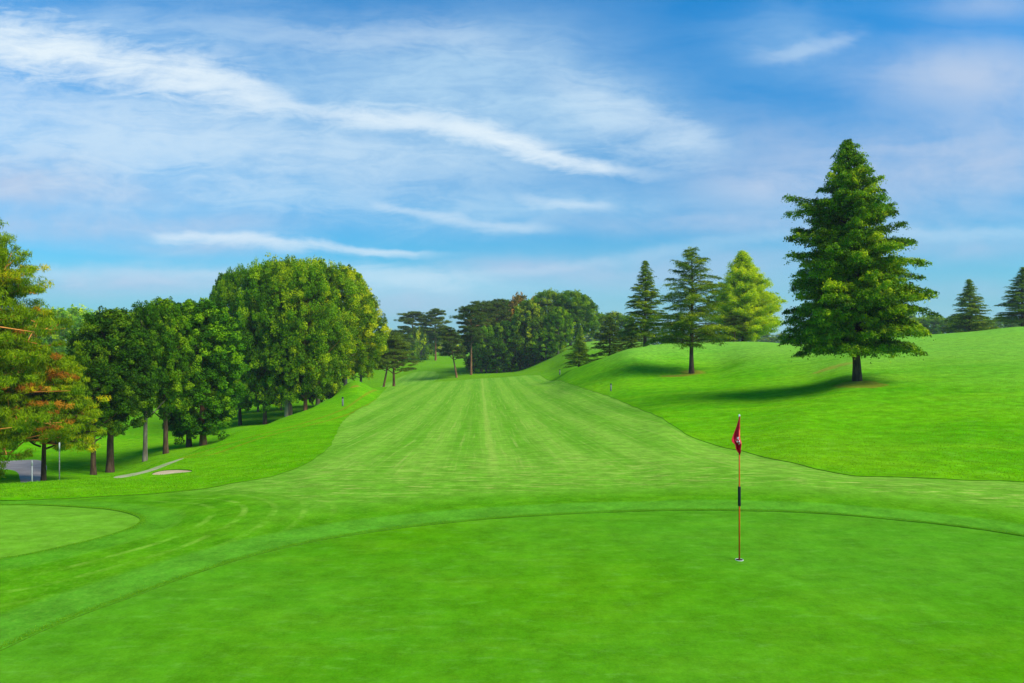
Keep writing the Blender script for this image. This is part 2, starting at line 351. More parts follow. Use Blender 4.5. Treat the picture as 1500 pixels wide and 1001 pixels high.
def empty(name, loc, rz=0.0):
    o = bpy.data.objects.new(name, None); col.objects.link(o); o.location = loc; o.rotation_euler = (0, 0, rz); o.empty_display_size = 0.3
    return o

# ---- materials of the ground
def new_mat(name):
    m_ = bpy.data.materials.new(name); m_.use_nodes = True; m_.node_tree.nodes.clear(); return m_, NT(m_.node_tree)
def grain(n, c, flatp, amt=.5):
    amt = amt * 1.25
    g1 = n.noise(flatp, 1.6, 11, .86); g2 = n.noise(flatp, 38, 4, .8)
    f = n.add(n.mul(n.ss(g1, .30, .70, 1 - amt, 1 + amt), .65), n.mul(n.ss(g2, .25, .75, 1 - amt * .8, 1 + amt * .8), .35))
    m3 = n.new('ShaderNodeVectorMath', operation='SCALE'); n.put(m3.inputs[0], c); n.put(m3.inputs['Scale'], f)
    return m3.outputs[0]
def finish(n, colr, rough=0.8, bump=None, bstr=0.3, bdist=0.02, spec=0.25, sheen=0.0):
    p = n.new('ShaderNodeBsdfPrincipled'); n.put(p.inputs['Base Color'], colr); n.put(p.inputs['Roughness'], rough)
    p.inputs['Specular IOR Level'].default_value = spec
    if sheen: p.inputs['Sheen Weight'].default_value = sheen; p.inputs['Sheen Roughness'].default_value = .6; p.inputs['Sheen Tint'].default_value = (.7, 1, .3, 1)
    if bump is not None:
        bn = n.new('ShaderNodeBump'); n.put(bn.inputs['Height'], bump); bn.inputs['Strength'].default_value = bstr; bn.inputs['Distance'].default_value = bdist
        n.l.new(bn.outputs[0], p.inputs['Normal'])
    n.l.new(p.outputs[0], n.new('ShaderNodeOutputMaterial').inputs[0])
def grass_mat(name, kind):
    m_, n = new_mat(name)
    pos = n.new('ShaderNodeNewGeometry').outputs['Position']; x, y, z = n.xyz(pos)
    flatp = n.vec(x, y)
    big = n.noise(flatp, 0.16, 3, .55); mid = n.noise(flatp, 1.3, 4, .6); fin = n.noise(flatp, 14, 4, .7)
    tiny = n.noise(flatp, 60, 2, .7)
    # stretched along the mowing direction
    st = n.noise(n.vec(n.mul(n.add(x, n.mul(y, 0.047)), 4.5), n.mul(y, 0.05)), 1.0, 5, .7)
    cr = n.noise(n.vec(n.mul(x, 0.35), n.mul(y, 2.4)), 1.0, 5, .7)
    if kind == 'green':
        c = n.mix(n.ss(big, .3, .7), (.055, .245, .014), (.075, .275, .022))
        c = n.mix(n.mul(n.ss(n.noise(n.vec(n.mul(x, .5), n.mul(y, 1.5)), 1.2, 5, .65), .42, .66), .5), c, (.105, .30, .040))
        c = n.mix(n.mul(n.ss(mid, .5, .72), .35), c, (.045, .225, .010))
        c = n.mix(n.mul(n.ss(fin, .45, .75), .3), c, (.125, .32, .05))
        # tiny pitch marks
        vor = n.new('ShaderNodeTexVoronoi'); n.put(vor.inputs['Vector'], flatp); vor.inputs['Scale'].default_value = .7
        c = n.mix(n.mul(n.ss(vor.outputs['Distance'], .035, .012), .45), c, (.2, .36, .12))
        c = n.mix(1.0, c, (1.00, .92, .14), 'MULTIPLY')
        c = n.mix(n.ss(n.noise(n.vec(n.add(x, 3.0), y), .13, 2, .5), .36, .66, .5, .0), c, (.078, .270, .016))
        mot = n.noise(n.vec(n.mul(x, 1.2), n.mul(y, 3.2)), 2.2, 6, .75)
        c = n.mix(n.mul(n.ss(mot, .5, .75), .55), c, (.13, .33, .035)); c = n.mix(n.mul(n.ss(mot, .46, .28), .4), c, (.05, .20, .001))
        c = n.mix(n.ss(n.attr('s_green'), 2.0, 3.0, 0.0, .75), c, n.mix(n.ss(mot, .3, .7), (.120, .325, .012), (.17, .375, .030)))
        finish(n, grain(n, c, flatp, .34), .8, n.add(n.mul(tiny, .5), fin), .25, .01, .0)
        return m_
    if kind == 'rough':
        c = n.mix(n.ss(big, .3, .7), (.045, .235, .006), (.080, .29, .008))
        band = n.noise(n.vec(n.add(n.mul(x, .35), n.mul(y, .12)), n.add(n.mul(y, .9), n.mul(z, 3.0))), .6, 4, .6)
        c = n.mix(n.mul(n.ss(band, .4, .68), .55), c, (.12, .31, .025))
        c = n.mix(n.mul(n.ss(mid, .45, .7), .35), c, (.032, .19, .004))
        c = n.mix(n.mul(n.ss(fin, .45, .75), .35), c, (.13, .33, .03))
        # distant mown lane of the neighbouring hole and paler crests
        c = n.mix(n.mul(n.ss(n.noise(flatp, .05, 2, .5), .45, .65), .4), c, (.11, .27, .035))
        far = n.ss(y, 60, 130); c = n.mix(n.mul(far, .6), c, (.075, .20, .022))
        # buggy wheel marks along the left bank
        tk = n.attr('s_track'); lane = n.ss(n.m('ABSOLUTE', n.sub(tk, .62)), .20, .08)
        lane = n.mul(lane, n.ss(n.noise(flatp, 3, 3, .6), .2, .6)); c = n.mix(n.mul(lane, .8), c, (.15, .17, .05))
        soil = n.attr('s_soil'); sd = n.ss(n.add(soil, n.mul(n.sub(n.noise(flatp, 2.2, 5, .7), .5), 1.6)), .12, -.15)
        sc = n.mix(fin, (.13, .125, .05), (.26, .245, .15)); c = n.mix(n.mul(sd, .72), c, sc)
        c = n.mix(1.0, c, (1.42, 1.26, .20), 'MULTIPLY')
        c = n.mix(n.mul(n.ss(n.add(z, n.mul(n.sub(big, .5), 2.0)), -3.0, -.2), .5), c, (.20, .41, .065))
        mot = n.noise(n.vec(n.mul(x, .9), n.add(n.mul(y, 1.6), n.mul(z, 4))), 1.3, 7, .78)
        c = n.mix(n.mul(n.ss(mot, .5, .78), .6), c, (.20, .40, .05)); c = n.mix(n.mul(n.ss(mot, .46, .25), .45), c, (.055, .23, .001))
        dk = n.mul(n.ss(n.attr('s_fair'), .5, .02), .22); c = n.mix(dk, c, (.05, .19, .002))
        finish(n, grain(n, c, flatp, .5), .8, n.add(n.mul(fin, 1.0), mid), .55, .05, .0)
        return m_
    # fairway and aprons
    c = n.mix(n.ss(big, .3, .7), (.080, .265, .022), (.098, .285, .030))
    g1 = n.attr('s_green'); g2 = n.attr('s_green2')
    wav = n.noise(n.vec(n.mul(x, .15), n.mul(y, .05)), 1, 3, .5)
    xs = n.add(n.add(x, n.mul(y, 0.047)), n.mul(n.sub(wav, .5), .55))
    s = n.m('SINE', n.mul(xs, 2 * math.pi / 2.3))
    far = n.mul(n.ss(g1, 2.5, 9), n.ss(g2, 4, 7))
    stripe = n.mul(n.ss(s, -.6, .6), far)
    c = n.mix(n.mul(stripe, .46), c, (.165, .36, .065))
    c = n.mix(n.mul(n.mul(n.ss(st, .46, .66), far), .36), c, (.19, .36, .085))
    c = n.mix(n.mul(n.mul(n.ss(n.m('ABSOLUTE', n.sub(xs, .38)), .20, .04), n.ss(fin, .35, .6)), n.mul(far, .5)), c, (.30, .42, .14))
    fin_l = n.noise(n.vec(n.mul(xs, 6.0), n.mul(y, .12)), 1, 4, .7)
    c = n.mix(n.mul(n.mul(n.ss(fin_l, .52, .72), far), .42), c, (.30, .40, .16))
    # scuffed thatch across the slope in front of the green
    belt = n.mul(n.mul(n.ss(g1, 1.6, 3.2), n.ss(g1, 14, 6)), n.ss(g2, .5, 4))
    flk = n.noise(n.vec(n.mul(x, 1.3), n.mul(y, 7.0)), 1, 5, .75)
    c = n.mix(n.mul(n.mul(n.ss(flk, .50, .66), belt), .75), c, (.33, .42, .17))
    c = n.mix(n.mul(n.mul(n.ss(cr, .45, .65), belt), .35), c, (.15, .34, .06))
    # greener apron next to both greens, with the mower's curved passes by the second green
    ap = n.m('MAXIMUM', n.ss(g1, 2.6, 1.0), n.ss(g2, 3.3, 1.6))
    apc = n.mix(n.ss(mid, .35, .65), (.040, .195, .003), (.066, .245, .006))
    apc = n.mix(n.mul(n.m('MAXIMUM', n.ss(g1, .95, .75), n.mul(n.ss(g2, .8, .6), .6)), .75), apc, (.062, .25, .030))
    c = n.mix(n.mul(ap, .85), c, apc)
    arc = n.m('SINE', n.add(n.mul(g2, 2 * math.pi / .5), n.mul(wav, 9)))
    arcm = n.mul(n.mul(n.ss(g2, .5, 1.0), n.ss(g2, 4.0, 2.4)), n.mul(n.ss(x, -8.3, -6.5), n.ss(g1, .6, 1.5)))
    c = n.mix(n.mul(n.mul(n.ss(arc, .55, 1.0), arcm), n.ss(n.noise(flatp, 1.4, 6, .75), .38, .66, .0, .75)), c, (.16, .34, .06))
    c = n.mix(n.mul(n.ss(fin, .45, .75), .35), c, (.15, .34, .05))
    c = n.mix(n.mul(n.ss(tiny, .5, .8), .25), c, (.035, .17, .006))
    c = n.mix(n.mul(n.m('MAXIMUM', n.ss(g1, .22, .02), n.ss(g2, .22, .02)), .28), c, (.04, .17, .006))
    finish(n, grain(n, n.mix(1.0, c, (1.26, 1.12, .60), 'MULTIPLY'), flatp, .42), .8, n.add(n.mul(tiny, .6), fin), .45, .02, .0)
    return m_
M_GREEN = grass_mat('green_turf', 'green'); M_FAIR = grass_mat('fairway_turf', 'fair'); M_ROUGH = grass_mat('rough_grass', 'rough')
def simple(name, c1, c2, scale=8, rough=.8, bstr=.3, bdist=.02, spec=.3, detail=5, coord='Object', stretch=(1, 1, 1), metal=0):
    m_, n = new_mat(name); tc = n.new('ShaderNodeTexCoord').outputs[coord]
    mp = n.new('ShaderNodeMapping'); n.l.new(tc, mp.inputs[0]); mp.inputs['Scale'].default_value = stretch
    f = n.noise(mp.outputs[0], scale, detail, .65); finish(n, n.mix(n.ss(f, .3, .7), c1, c2), rough, f, bstr, bdist, spec)
    return m_
M_THATCH = simple('cut_thatch', (.045, .14, .004), (.09, .22, .008), 30, spec=.05)
M_SAND = simple('bunker_sand', (.42, .31, .16), (.56, .43, .25), 4)
M_STRIP = simple('worn_cart_track', (.20, .28, .07), (.42, .37, .22), 1.8)
M_PATH = simple('path_asphalt', (.26, .22, .20), (.36, .31, .28), 1.2)

OFF = {'green': 0.0, 'green2': 0.0, 'fair': .010, 'rough': .028, 'fair2': .028, 'path': .028, 'sand': .0, 'strip': .028}
regs = {}; rest = TRI; segs = {}
for key, fi in (('green', 0), ('green2', 1), ('fair', 2), ('fair2', 3), ('path', 4), ('sand', 5), ('strip', 6)):
    regs[key], rest, segs[key] = split(rest, fi)
regs['rough'] = rest
def region(name, key, mats, walls=()):
    T = regs[key]; used, inv = np.unique(T, return_inverse=True); inv = inv.reshape(-1, 3)
    vv = V[used].copy(); vv[:, 2] += OFF[key]; F_ = inv; mi = np.zeros(len(inv), int)
    for other in walls:                               # the little standing edge of taller grass
        S = segs[other if other in segs and other != key else key]
        S = segs[other]
        P = np.array([s for s in S if len(s) == 2])
        if len(P) == 0: continue
        lo = V[P.ravel()].copy(); hi = lo.copy(); lo[:, 2] += min(OFF[key], OFF[walls[other]]) - .004; hi[:, 2] += max(OFF[key], OFF[walls[other]])
        n0 = len(vv); m0 = len(P); vv = np.vstack([vv, lo, hi])
        i0 = n0 + np.arange(m0) * 2; i1 = i0 + 1; j0 = i0 + 2 * m0; j1 = j0 + 1
        F_ = np.concatenate([F_, np.stack([i0, i1, j1], 1), np.stack([i0, j1, j0], 1)]); mi = np.concatenate([mi, np.ones(2 * m0, int)])
    me = np_mesh(name, vv[:, :3], F_, 3, True, {nm: vv[:, 3 + q] for q, nm in enumerate(NAMES)}, mi)
    o = link(name, me, mats); o['kind'] = 'structure'
    return o
region('putting_green', 'green', [M_GREEN])
region('second_putting_green', 'green2', [M_GREEN])
region('fairway', 'fair', [M_FAIR, M_THATCH], {'green': 'green', 'green2': 'green2'})
region('far_fairway', 'fair2', [M_FAIR])
region('cart_path', 'path', [M_PATH])
region('bunker', 'sand', [M_SAND])
region('worn_track', 'strip', [M_STRIP])
region('rough_grass', 'rough', [M_ROUGH, M_THATCH], {'fair': 'fair', 'sand': 'sand'})
regs = None

# ================================================================== trees
def norm(v): return v / np.maximum(np.linalg.norm(v, axis=-1, keepdims=True), 1e-9)
def leaf_mat(name, dark, light, tip, transl=.35, rough=.55, warm=(1.28, 1.04, .7)):
    m_, n = new_mat(name)
    t = n.attr('tint'); oi = n.new('ShaderNodeObjectInfo')
    c = n.mix(n.ss(t, 0.0, .55), dark, light); c = n.mix(n.ss(t, .6, 1.0), c, tip)
    c = n.mix(1.0, n.mix(1.0, c, oi.outputs['Color'], 'MULTIPLY'), warm, 'MULTIPLY')
    p = n.new('ShaderNodeBsdfPrincipled'); n.put(p.inputs['Base Color'], c); p.inputs['Roughness'].default_value = rough; p.inputs['Specular IOR Level'].default_value = .05
    tr = n.new('ShaderNodeBsdfTranslucent'); n.put(tr.inputs[0], n.mix(1.0, c, (1.25, 1.2, .6), 'MULTIPLY'))
    mx = n.new('ShaderNodeMixShader'); mx.inputs[0].default_value = transl; n.l.new(p.outputs[0], mx.inputs[1]); n.l.new(tr.outputs[0], mx.inputs[2])
    n.l.new(mx.outputs[0], n.new('ShaderNodeOutputMaterial').inputs[0])
    return m_
L_BROAD = leaf_mat('broadleaf_foliage', (.035, .100, .002), (.100, .270, .003), (.29, .46, .004), .25)
L_CYP = leaf_mat('cypress_foliage', (.030, .100, .003), (.085, .255, .004), (.26, .46, .006), .25)
L_PINE = leaf_mat('pine_needles', (.042, .090, .010), (.095, .165, .013), (.19, .25, .014), .2)
L_SUNPINE = leaf_mat('sun_tinted_pine_needles', (.065, .165, .003), (.20, .36, .003), (.54, .52, .004), .3)  # sunlight put into the colour: yellower than the plain pine needles
L_CEDAR = leaf_mat('cedar_needles', (.045, .120, .005), (.120, .245, .007), (.28, .40, .010), .2)
L_LARCH = leaf_mat('larch_foliage', (.32, .48, .005), (.56, .67, .005), (.76, .78, .008), .4, warm=(1, 1, 1))
B_GREY = simple('grey_bark', (.10, .085, .06), (.24, .21, .16), 5, .9, .8, .04, .1, stretch=(1, 1, .25))
B_BROWN = simple('brown_bark', (.045, .028, .016), (.14, .085, .05), 5, .9, .8, .04, .1, stretch=(1, 1, .25))
B_RED = simple('red_pine_bark', (.15, .065, .030), (.32, .16, .075), 3, .9, .8, .04, .1, stretch=(1, 1, .35))
B_ORANGE = simple('orange_pine_bark', (.60, .17, .03), (.85, .36, .09), 3, .9, .8, .04, .1, stretch=(1, 1, .35))  # brighter and more orange than the red pine bark
B_PALE = simple('pale_bark', (.24, .19, .12), (.42, .36, .25), 5, .9, .6, .04, .1, stretch=(1, 1, .25))

class Tubes:
    def __init__(s): s.v = []; s.f = []; s.n = 0
    def add(s, pts, rad_, k=7):
        pts = np.asarray(pts, float); rad_ = np.broadcast_to(rad_, (len(pts),)).astype(float)
        tg = norm(np.gradient(pts, axis=0)); up = np.tile([0.31, 0.9, 0.17], (len(pts), 1)); a_ = norm(np.cross(tg, up)); b_ = np.cross(tg, a_)
        ang = np.linspace(0, 2 * math.pi, k, endpoint=False)
        ring = pts[:, None] + (a_[:, None] * np.cos(ang)[None, :, None] + b_[:, None] * np.sin(ang)[None, :, None]) * rad_[:, None, None]
        s.v.append(ring.reshape(-1, 3)); m_ = len(pts)
        i, j = np.meshgrid(np.arange(m_ - 1), np.arange(k), indexing='ij'); j2 = (j + 1) % k
        s.f.append((np.stack([i * k + j, i * k + j2, (i + 1) * k + j2, (i + 1) * k + j], -1).reshape(-1, 4)) + s.n)
        s.n += m_ * k
    def mesh(s, name): return np_mesh(name, np.vstack(s.v), np.vstack(s.f), 4, True)
def leaves(rg, cen, radv, cnt, size, aspect=.5, flat=.6, outw=.7, up=.35, droop=0.0, tint=None, axis=None, along=0.0, jit=.35, shell=.5, frame=None):
    """clusters of diamond leaf faces. cen (N,3) radv (N,) cnt leaves each"""
    N = len(cen); K = cnt
    ci = np.repeat(np.arange(N), K); M = len(ci)
    dirn = norm(rg.normal(size=(M, 3))); rr = shell + (1 - shell) * rg.random(M) ** .6
    off = dirn * (radv[ci] * rr)[:, None]; off[:, 2] *= flat
    if axis is not None: off += axis[ci] * (rg.normal(size=M) * along)[:, None] * radv[ci][:, None]
    off[:, 2] -= droop * radv[ci] * (np.hypot(off[:, 0], off[:, 1]) / np.maximum(radv[ci], 1e-6)) ** 2
    p = cen[ci] + off
    nrm = norm(rg.normal(size=(M, 3)) * (1 - outw) * .9 + norm(off) * outw + np.array([0, 0, up]))
    t = rg.normal(size=(M, 3)); t[:, 2] -= droop * 2.0
    if axis is not None: t += axis[ci] * 1.2
    t = norm(t - (t * nrm).sum(1, keepdims=True) * nrm); b_ = np.cross(nrm, t)
    sz = size * (0.65 + .7 * rg.random(M)); h = sz[:, None] * .5; wv = h * aspect
    V4 = np.stack([p - t * h, p + b_ * wv - t * h * .1, p + t * h, p - b_ * wv - t * h * .1], 1).reshape(-1, 3)
    ct = (tint if tint is not None else rg.random(N))[ci]
    tt = np.clip(ct + rg.normal(size=M) * jit * .3, 0, 1)
    return V4, np.repeat(tt, 4)
def crown_mesh(name, parts):
    v_ = np.vstack([p[0] for p in parts]); t_ = np.concatenate([p[1] for p in parts])
    return np_mesh(name, v_, np.arange(len(v_)).reshape(-1, 4), 4, False, {'tint': t_})
def wobble_line(rg, a_, b_, n, amp):
    t = np.linspace(0, 1, n)[:, None]; p = np.array(a_) * (1 - t) + np.array(b_) * t
    q = rg.normal(size=(n, 3)) * amp; q[0] = 0; q = np.cumsum(q, 0) * .5; q -= q[-1] * t; q[:, 2] *= .3
    return p + q
PROTO = {}
def broad(seed, Ht, Rc, base=.15, clumps=400, per=210, leaf=.22, mat=L_BROAD, bark=B_GREY, drp=.25, lump=.22, top=.52, lean=0, tintb=.45, col_pw=2.2, crad=(.08, .19), lowr=.55, vflat=.8, tvar=.36):
    """rounded crown tree: trunk with rising limbs and leaf sprays hung on an uneven envelope"""
    rg = np.random.default_rng(seed); z0 = Ht * base; hc = (Ht - z0)
    # envelope: width by height, with lobes by direction
    ph = rg.random(6) * 6.28
    n = clumps
    g = (np.arange(n) + .5) / n; t = g ** .85; az = np.arange(n) * 2.39996 + rg.normal(size=n) * .25
    def env(t, az):
        prof = np.where(t < top, lowr + (1 - lowr) * np.sin(np.clip(t / top, 0, 1) * math.pi / 2), np.clip(1 - ((t - top) / (1 - top)) ** col_pw, 0, 1) ** .5)
        lob = 1 + lump * (np.sin(az * 2 + ph[0] + t * 5) * .5 + np.sin(az * 3 + ph[1] - t * 7) * .35 + np.sin(az * 5 + ph[2] + t * 11) * .25)
        return prof * lob
    rr = env(t, az) * Rc * np.where(rg.random(n) < .78, rg.uniform(.78, 1.0, n), rg.uniform(.25, .7, n))
    cen = np.stack([np.cos(az) * rr, np.sin(az) * rr, z0 + t * hc * .97 + rg.normal(size=n) * hc * .02], 1)
    cr = Rc * rg.uniform(crad[0], crad[1], n)
    cen[:, 2] = np.minimum(cen[:, 2], Ht - cr * .5)
    tint = np.clip(tintb + rg.normal(size=n) * tvar + .1 * (t - .5), 0, 1)
    parts = [leaves(rg, cen, cr, per, leaf, .55, vflat, .65, .35, drp, tint)]
    # sub sprays that break the outline
    m_ = n * 2; pick = rg.integers(0, n, m_); c2 = cen[pick] + norm(rg.normal(size=(m_, 3)) + norm(cen[pick] - np.array([0, 0, z0 + hc * .45])) * .9) * (cr[pick] * rg.uniform(.85, 1.25, m_))[:, None]
    parts.append(leaves(rg, c2, cr[pick] * .38, max(per // 7, 8), leaf * .9, .55, .8, .5, .4, drp, np.clip(tint[pick] + .12, 0, 1)))
    tb = Tubes(); r0 = Ht * .013 + .05
    tr = wobble_line(rg, (0, 0, -.4), (lean, 0, z0 + hc * .8), 9, Ht * .006)
    tb.add(tr, np.linspace(r0 * 1.25, r0 * .25, 9) * np.array([1.3, 1] + [1] * 7), 9)
    for q in rg.choice(n, min(n, 34), replace=False):
        zt = min(max(cen[q, 2] - np.hypot(cen[q, 0], cen[q, 1]) * .7, z0 * .75), z0 + hc * .7); f = (zt + .4) / (z0 + hc * .8 + .4)
        s_ = np.array([np.interp(f, np.linspace(0, 1, 9), tr[:, k_]) for k_ in range(3)])
        L = wobble_line(rg, s_, cen[q], 6, Ht * .008); tb.add(L, np.linspace(r0 * .38 * (1.1 - f * .6), .015, 6), 5)
    return crown_mesh('crown', parts), tb.mesh('trunk'), Ht, Rc, mat, bark
def conifer(seed, Ht, Rc, base=.12, nb=150, per=60, leaf=.14, elev=.25, drp=.25, prof=None, mat=L_CYP, bark=B_BROWN, aspect=.4, crad=.09, step=.11, flat=.5, sub=.30, wild=.25, tintb=.45, up=.65, side=None, topt=.05, pwd=.9, lean=0.0, ejit=.10):
    """straight trunk carrying tiers of side branches, each a spray of leafy shoots"""
    rg = np.random.default_rng(seed); z0 = Ht * base
    tb = Tubes(); r0 = Ht * .015 + .03
    zt = np.linspace(-.4, Ht * .985, 12); tr = np.stack([np.sin(zt * .5 + seed) * .012 * Ht * (zt / Ht), np.cos(zt * .4 + seed) * .010 * Ht * (zt / Ht), zt], 1); tr[:, 0] += lean * np.clip(zt / Ht, 0, 1)
    tb.add(tr, np.linspace(1, .03, 12) ** .85 * r0 * np.array([1.5, 1.15] + [1] * 10), 10)
    C = []; A = []; RD = []; TN = []
    prof = prof or (lambda t: (1 - t) ** .85)
    for i in range(nb):
        t = ((i + rg.random()) / nb) ** pwd; az = i * 2.39996 + rg.normal() * .35
        L = Rc * max(prof(t), topt) * (1 + min(rg.normal() * wild * .5, .14) - (.35 * wild if rg.random() < .3 else 0))
        if side: L *= side(t, az)
        L = max(L, Rc * .05)
        o = np.array([np.interp(z0 + t * (Ht - z0), zt, tr[:, 0]), np.interp(z0 + t * (Ht - z0), zt, tr[:, 1]), z0 + t * (Ht - z0) * .985])
        e = elev * (1 + .8 * (t - .4)) + rg.normal() * ejit; dh = np.array([math.cos(az), math.sin(az), 0]); lat = np.array([-math.sin(az), math.cos(az), 0])
        s = np.linspace(0, 1, 7); pts = o + dh * (L * s)[:, None] + np.array([0, 0, 1]) * (L * (e * s - drp * s * s))[:, None] + lat * (np.sin(s * 3 + i) * L * .04)[:, None]
        tb.add(pts, np.linspace(r0 * .28 * (1 - t * .7), .008, 7), 5)
        tint = np.clip(tintb + rg.normal() * .24, 0, 1)
        ns = max(2, int(L / (Rc * step)))
        for q in range(ns):
            f = .22 + .80 * (q + rg.random() * .8) / ns; f = min(f, 1.02)
            pc = np.array([np.interp(f, s, pts[:, k_]) for k_ in range(3)])
            C.append(pc); A.append(dh + [0, 0, -drp * .5]); RD.append(Rc * crad * (1.15 - .5 * f) * rg.uniform(.8, 1.25)); TN.append(tint)
            wl = L * sub * (1.08 - f)
            for sg in (-1, 1):
                if wl < Rc * .04: continue
                for w_ in range(max(1, int(wl / (Rc * step)))):
                    g_ = (w_ + .5 + rg.random() * .5) / max(1, int(wl / (Rc * step)))
                    C.append(pc + lat * sg * wl * g_ + dh * wl * g_ * .55 + np.array([0, 0, -drp * wl * g_ * .6 + rg.normal() * L * .02])); A.append(norm(lat * sg * .7 + dh)); RD.append(Rc * crad * rg.uniform(.6, 1.1)); TN.append(np.clip(tint + rg.normal() * .30, 0, 1))
    C = np.array(C); A = np.array(A); RD = np.array(RD); TN = np.array(TN)
    parts = [leaves(rg, C, RD, per, leaf, aspect, flat, .5, up, .35, TN, A, .55, shell=.25)]
    return crown_mesh('crown', parts), tb.mesh('trunk'), Ht, Rc, mat, bark
def pine(seed, Ht, Rc, base=.45, nb=16, pads=5, per=420, leaf=.28, prof=None, mat=L_PINE, bark=B_RED, pad=.30, lean=0, elev=.2, aspect=.10, thick=.30, r0=None, inner=.35, up=.9, tintb=.4, vj=.1):
    """bare trunk, crooked limbs, flat tiers of needle tufts with gaps between them"""
    rg = np.random.default_rng(seed); z0 = Ht * base; tb = Tubes(); r0 = r0 or Ht * .016 + .05
    n = 12; zz = np.linspace(-.4, Ht * .95, n); f = np.clip(zz / Ht, 0, 1)
    tr = np.stack([lean * f ** 1.2 + np.sin(f * 7 + seed) * Ht * .012 * f, np.cos(f * 6 + seed) * Ht * .012 * f, zz], 1)
    tb.add(tr, np.linspace(1.0, .12, n) * r0 * np.array([1.35, 1.1] + [1] * (n - 2)), 9)
    C = []; RD = []; TN = []; prof = prof or (lambda t: math.sin(min(1, (1 - t) * 1.25 + .25) * 1.57))
    for i in range(nb):
        t = (i + rg.random() * .7) / nb; az = i * 2.39996 + rg.normal() * .4; L = Rc * prof(t) * rg.uniform(.7, 1.08)
        z = z0 + t * (Ht * .95 - z0); o = np.array([np.interp(z, zz, tr[:, k_]) for k_ in range(3)])
        dh = np.array([math.cos(az), math.sin(az), 0]); lat = np.array([-math.sin(az), math.cos(az), 0]); s = np.linspace(0, 1, 7)
        pts = o + dh * (L * s)[:, None] + np.array([0, 0, 1]) * (L * (elev * np.sin(s * 2.2)) + rg.normal(size=7) * L * .025)[:, None] + lat * (np.sin(s * 4 + i) * L * .08)[:, None]
        tb.add(pts, np.linspace(r0 * .42 * (1 - t * .5), .02, 7), 6)
        tint = np.clip(tintb + rg.normal() * .15, 0, 1)
        for q in range(pads):
            ff = inner + (1.0 - inner) * (q + rg.random() * .6) / pads; pc = np.array([np.interp(ff, s, pts[:, k_]) for k_ in range(3)])
            off = lat * rg.normal() * L * .22 * (1.2 - ff * .3); pr = Rc * pad * rg.uniform(.6, 1.1)
            tip = pc + off + np.array([0, 0, pr * .25 + rg.normal() * pr * vj])
            tb.add(wobble_line(rg, pc - dh * L * .08, tip, 4, .01 * L), np.linspace(.035, .012, 4) * Ht / 12, 4)
            for w_ in range(5):
                C.append(tip + np.append(rg.normal(size=2) * pr * .55, rg.normal() * pr * .07)); RD.append(pr * rg.uniform(.35, .65)); TN.append(np.clip(tint + rg.normal() * .1, 0, 1))
    for q in range(7):
        C.append(tr[-1] + np.append(rg.normal(size=2) * Rc * .12, rg.uniform(-.02, .05) * Ht)); RD.append(Rc * pad * .5); TN.append(tintb)
    C = np.array(C); RD = np.array(RD); TN = np.array(TN)
    parts = [leaves(rg, C, RD, per // 5, leaf, aspect, thick, .5, .15, -.15, TN, np.tile([0, 0, up], (len(C), 1)), 0, shell=.2)]
    return crown_mesh('crown', parts), tb.mesh('trunk'), Ht, Rc, mat, bark

TREES = 0
def plant(name, proto, label, cat, u, d, top, halfw=None, colr=(1, 1, 1), rz=None, group=None, base_px=None, bark=None, dz=0.0, lean=0.0):
    """stand a tree (copy of a prototype, its crown and its trunk) at bearing u, distance d; top = photo row its tip reaches"""
    global TREES; TREES += 1
    cm, tm, Ht, Rc, lm, bm = PROTO[proto]
    x = (u - 750) / F * d; y = d; z = gz(x, y) + dz
    ht = (500 - top) / F * d - z; s = ht / Ht; sx = (halfw / F * d / Rc) if halfw else s
    e = empty(name, (x, y, z), rz if rz is not None else (TREES * 1.7) % 6.28); e.scale = (sx, sx, s)
    if lean: e.rotation_euler = (0, lean, 0)
    if bark is not None and bark != bm: tm = tm.copy(); tm.materials.clear()
    cr = link('crown', cm, [lm], e); cr.color = tuple(colr) + (1,)
    link('trunk', tm, [bark or bm], e)
    tag(e, label, cat, group)
    return e
PROTO['dome1'] = broad(11, 17, 5.5)
PROTO['dome2'] = broad(12, 17, 5.5, clumps=400, lump=.34, col_pw=1.9)
PROTO['dome3'] = broad(13, 17, 5.0, clumps=360, lump=.32, top=.4, base=.17)
PROTO['oval1'] = broad(21, 12, 2.7, vflat=.9, tvar=.38, base=.09, clumps=360, per=190, leaf=.155, mat=L_CYP, top=.5, col_pw=2.6, drp=.4, lump=.16, crad=(.09, .19), lowr=.65)
PROTO['oval2'] = broad(22, 12, 2.7, vflat=.9, tvar=.38, base=.30, clumps=280, per=190, leaf=.155, mat=L_CYP, top=.42, col_pw=1.8, drp=.4, lump=.34, crad=(.09, .20), lowr=.6)
PROTO['loose'] = broad(23, 12, 2.9, vflat=.9, tvar=.38, base=.30, clumps=170, per=190, leaf=.155, mat=L_CYP, top=.4, col_pw=1.7, drp=.7, lump=.42, crad=(.10, .22), lowr=.55)
PROTO['far1'] = broad(31, 15, 5, base=.08, clumps=150, per=90, leaf=.42, crad=(.12, .22))
PROTO['far2'] = broad(32, 15, 5, base=.06, clumps=150, per=90, leaf=.42, lump=.35, top=.4, col_pw=1.6, crad=(.12, .22))
PROTO['shrub'] = broad(33, 5, 3.4, base=.08, clumps=80, per=80, leaf=.3, lump=.3, mat=L_BROAD, crad=(.12, .22))
def dprof(t): return np.interp(t, [0, .12, .3, .45, .57, .72, .87, .95, 1], [.92, 1.02, .97, .88, .74, .50, .31, .16, .04])
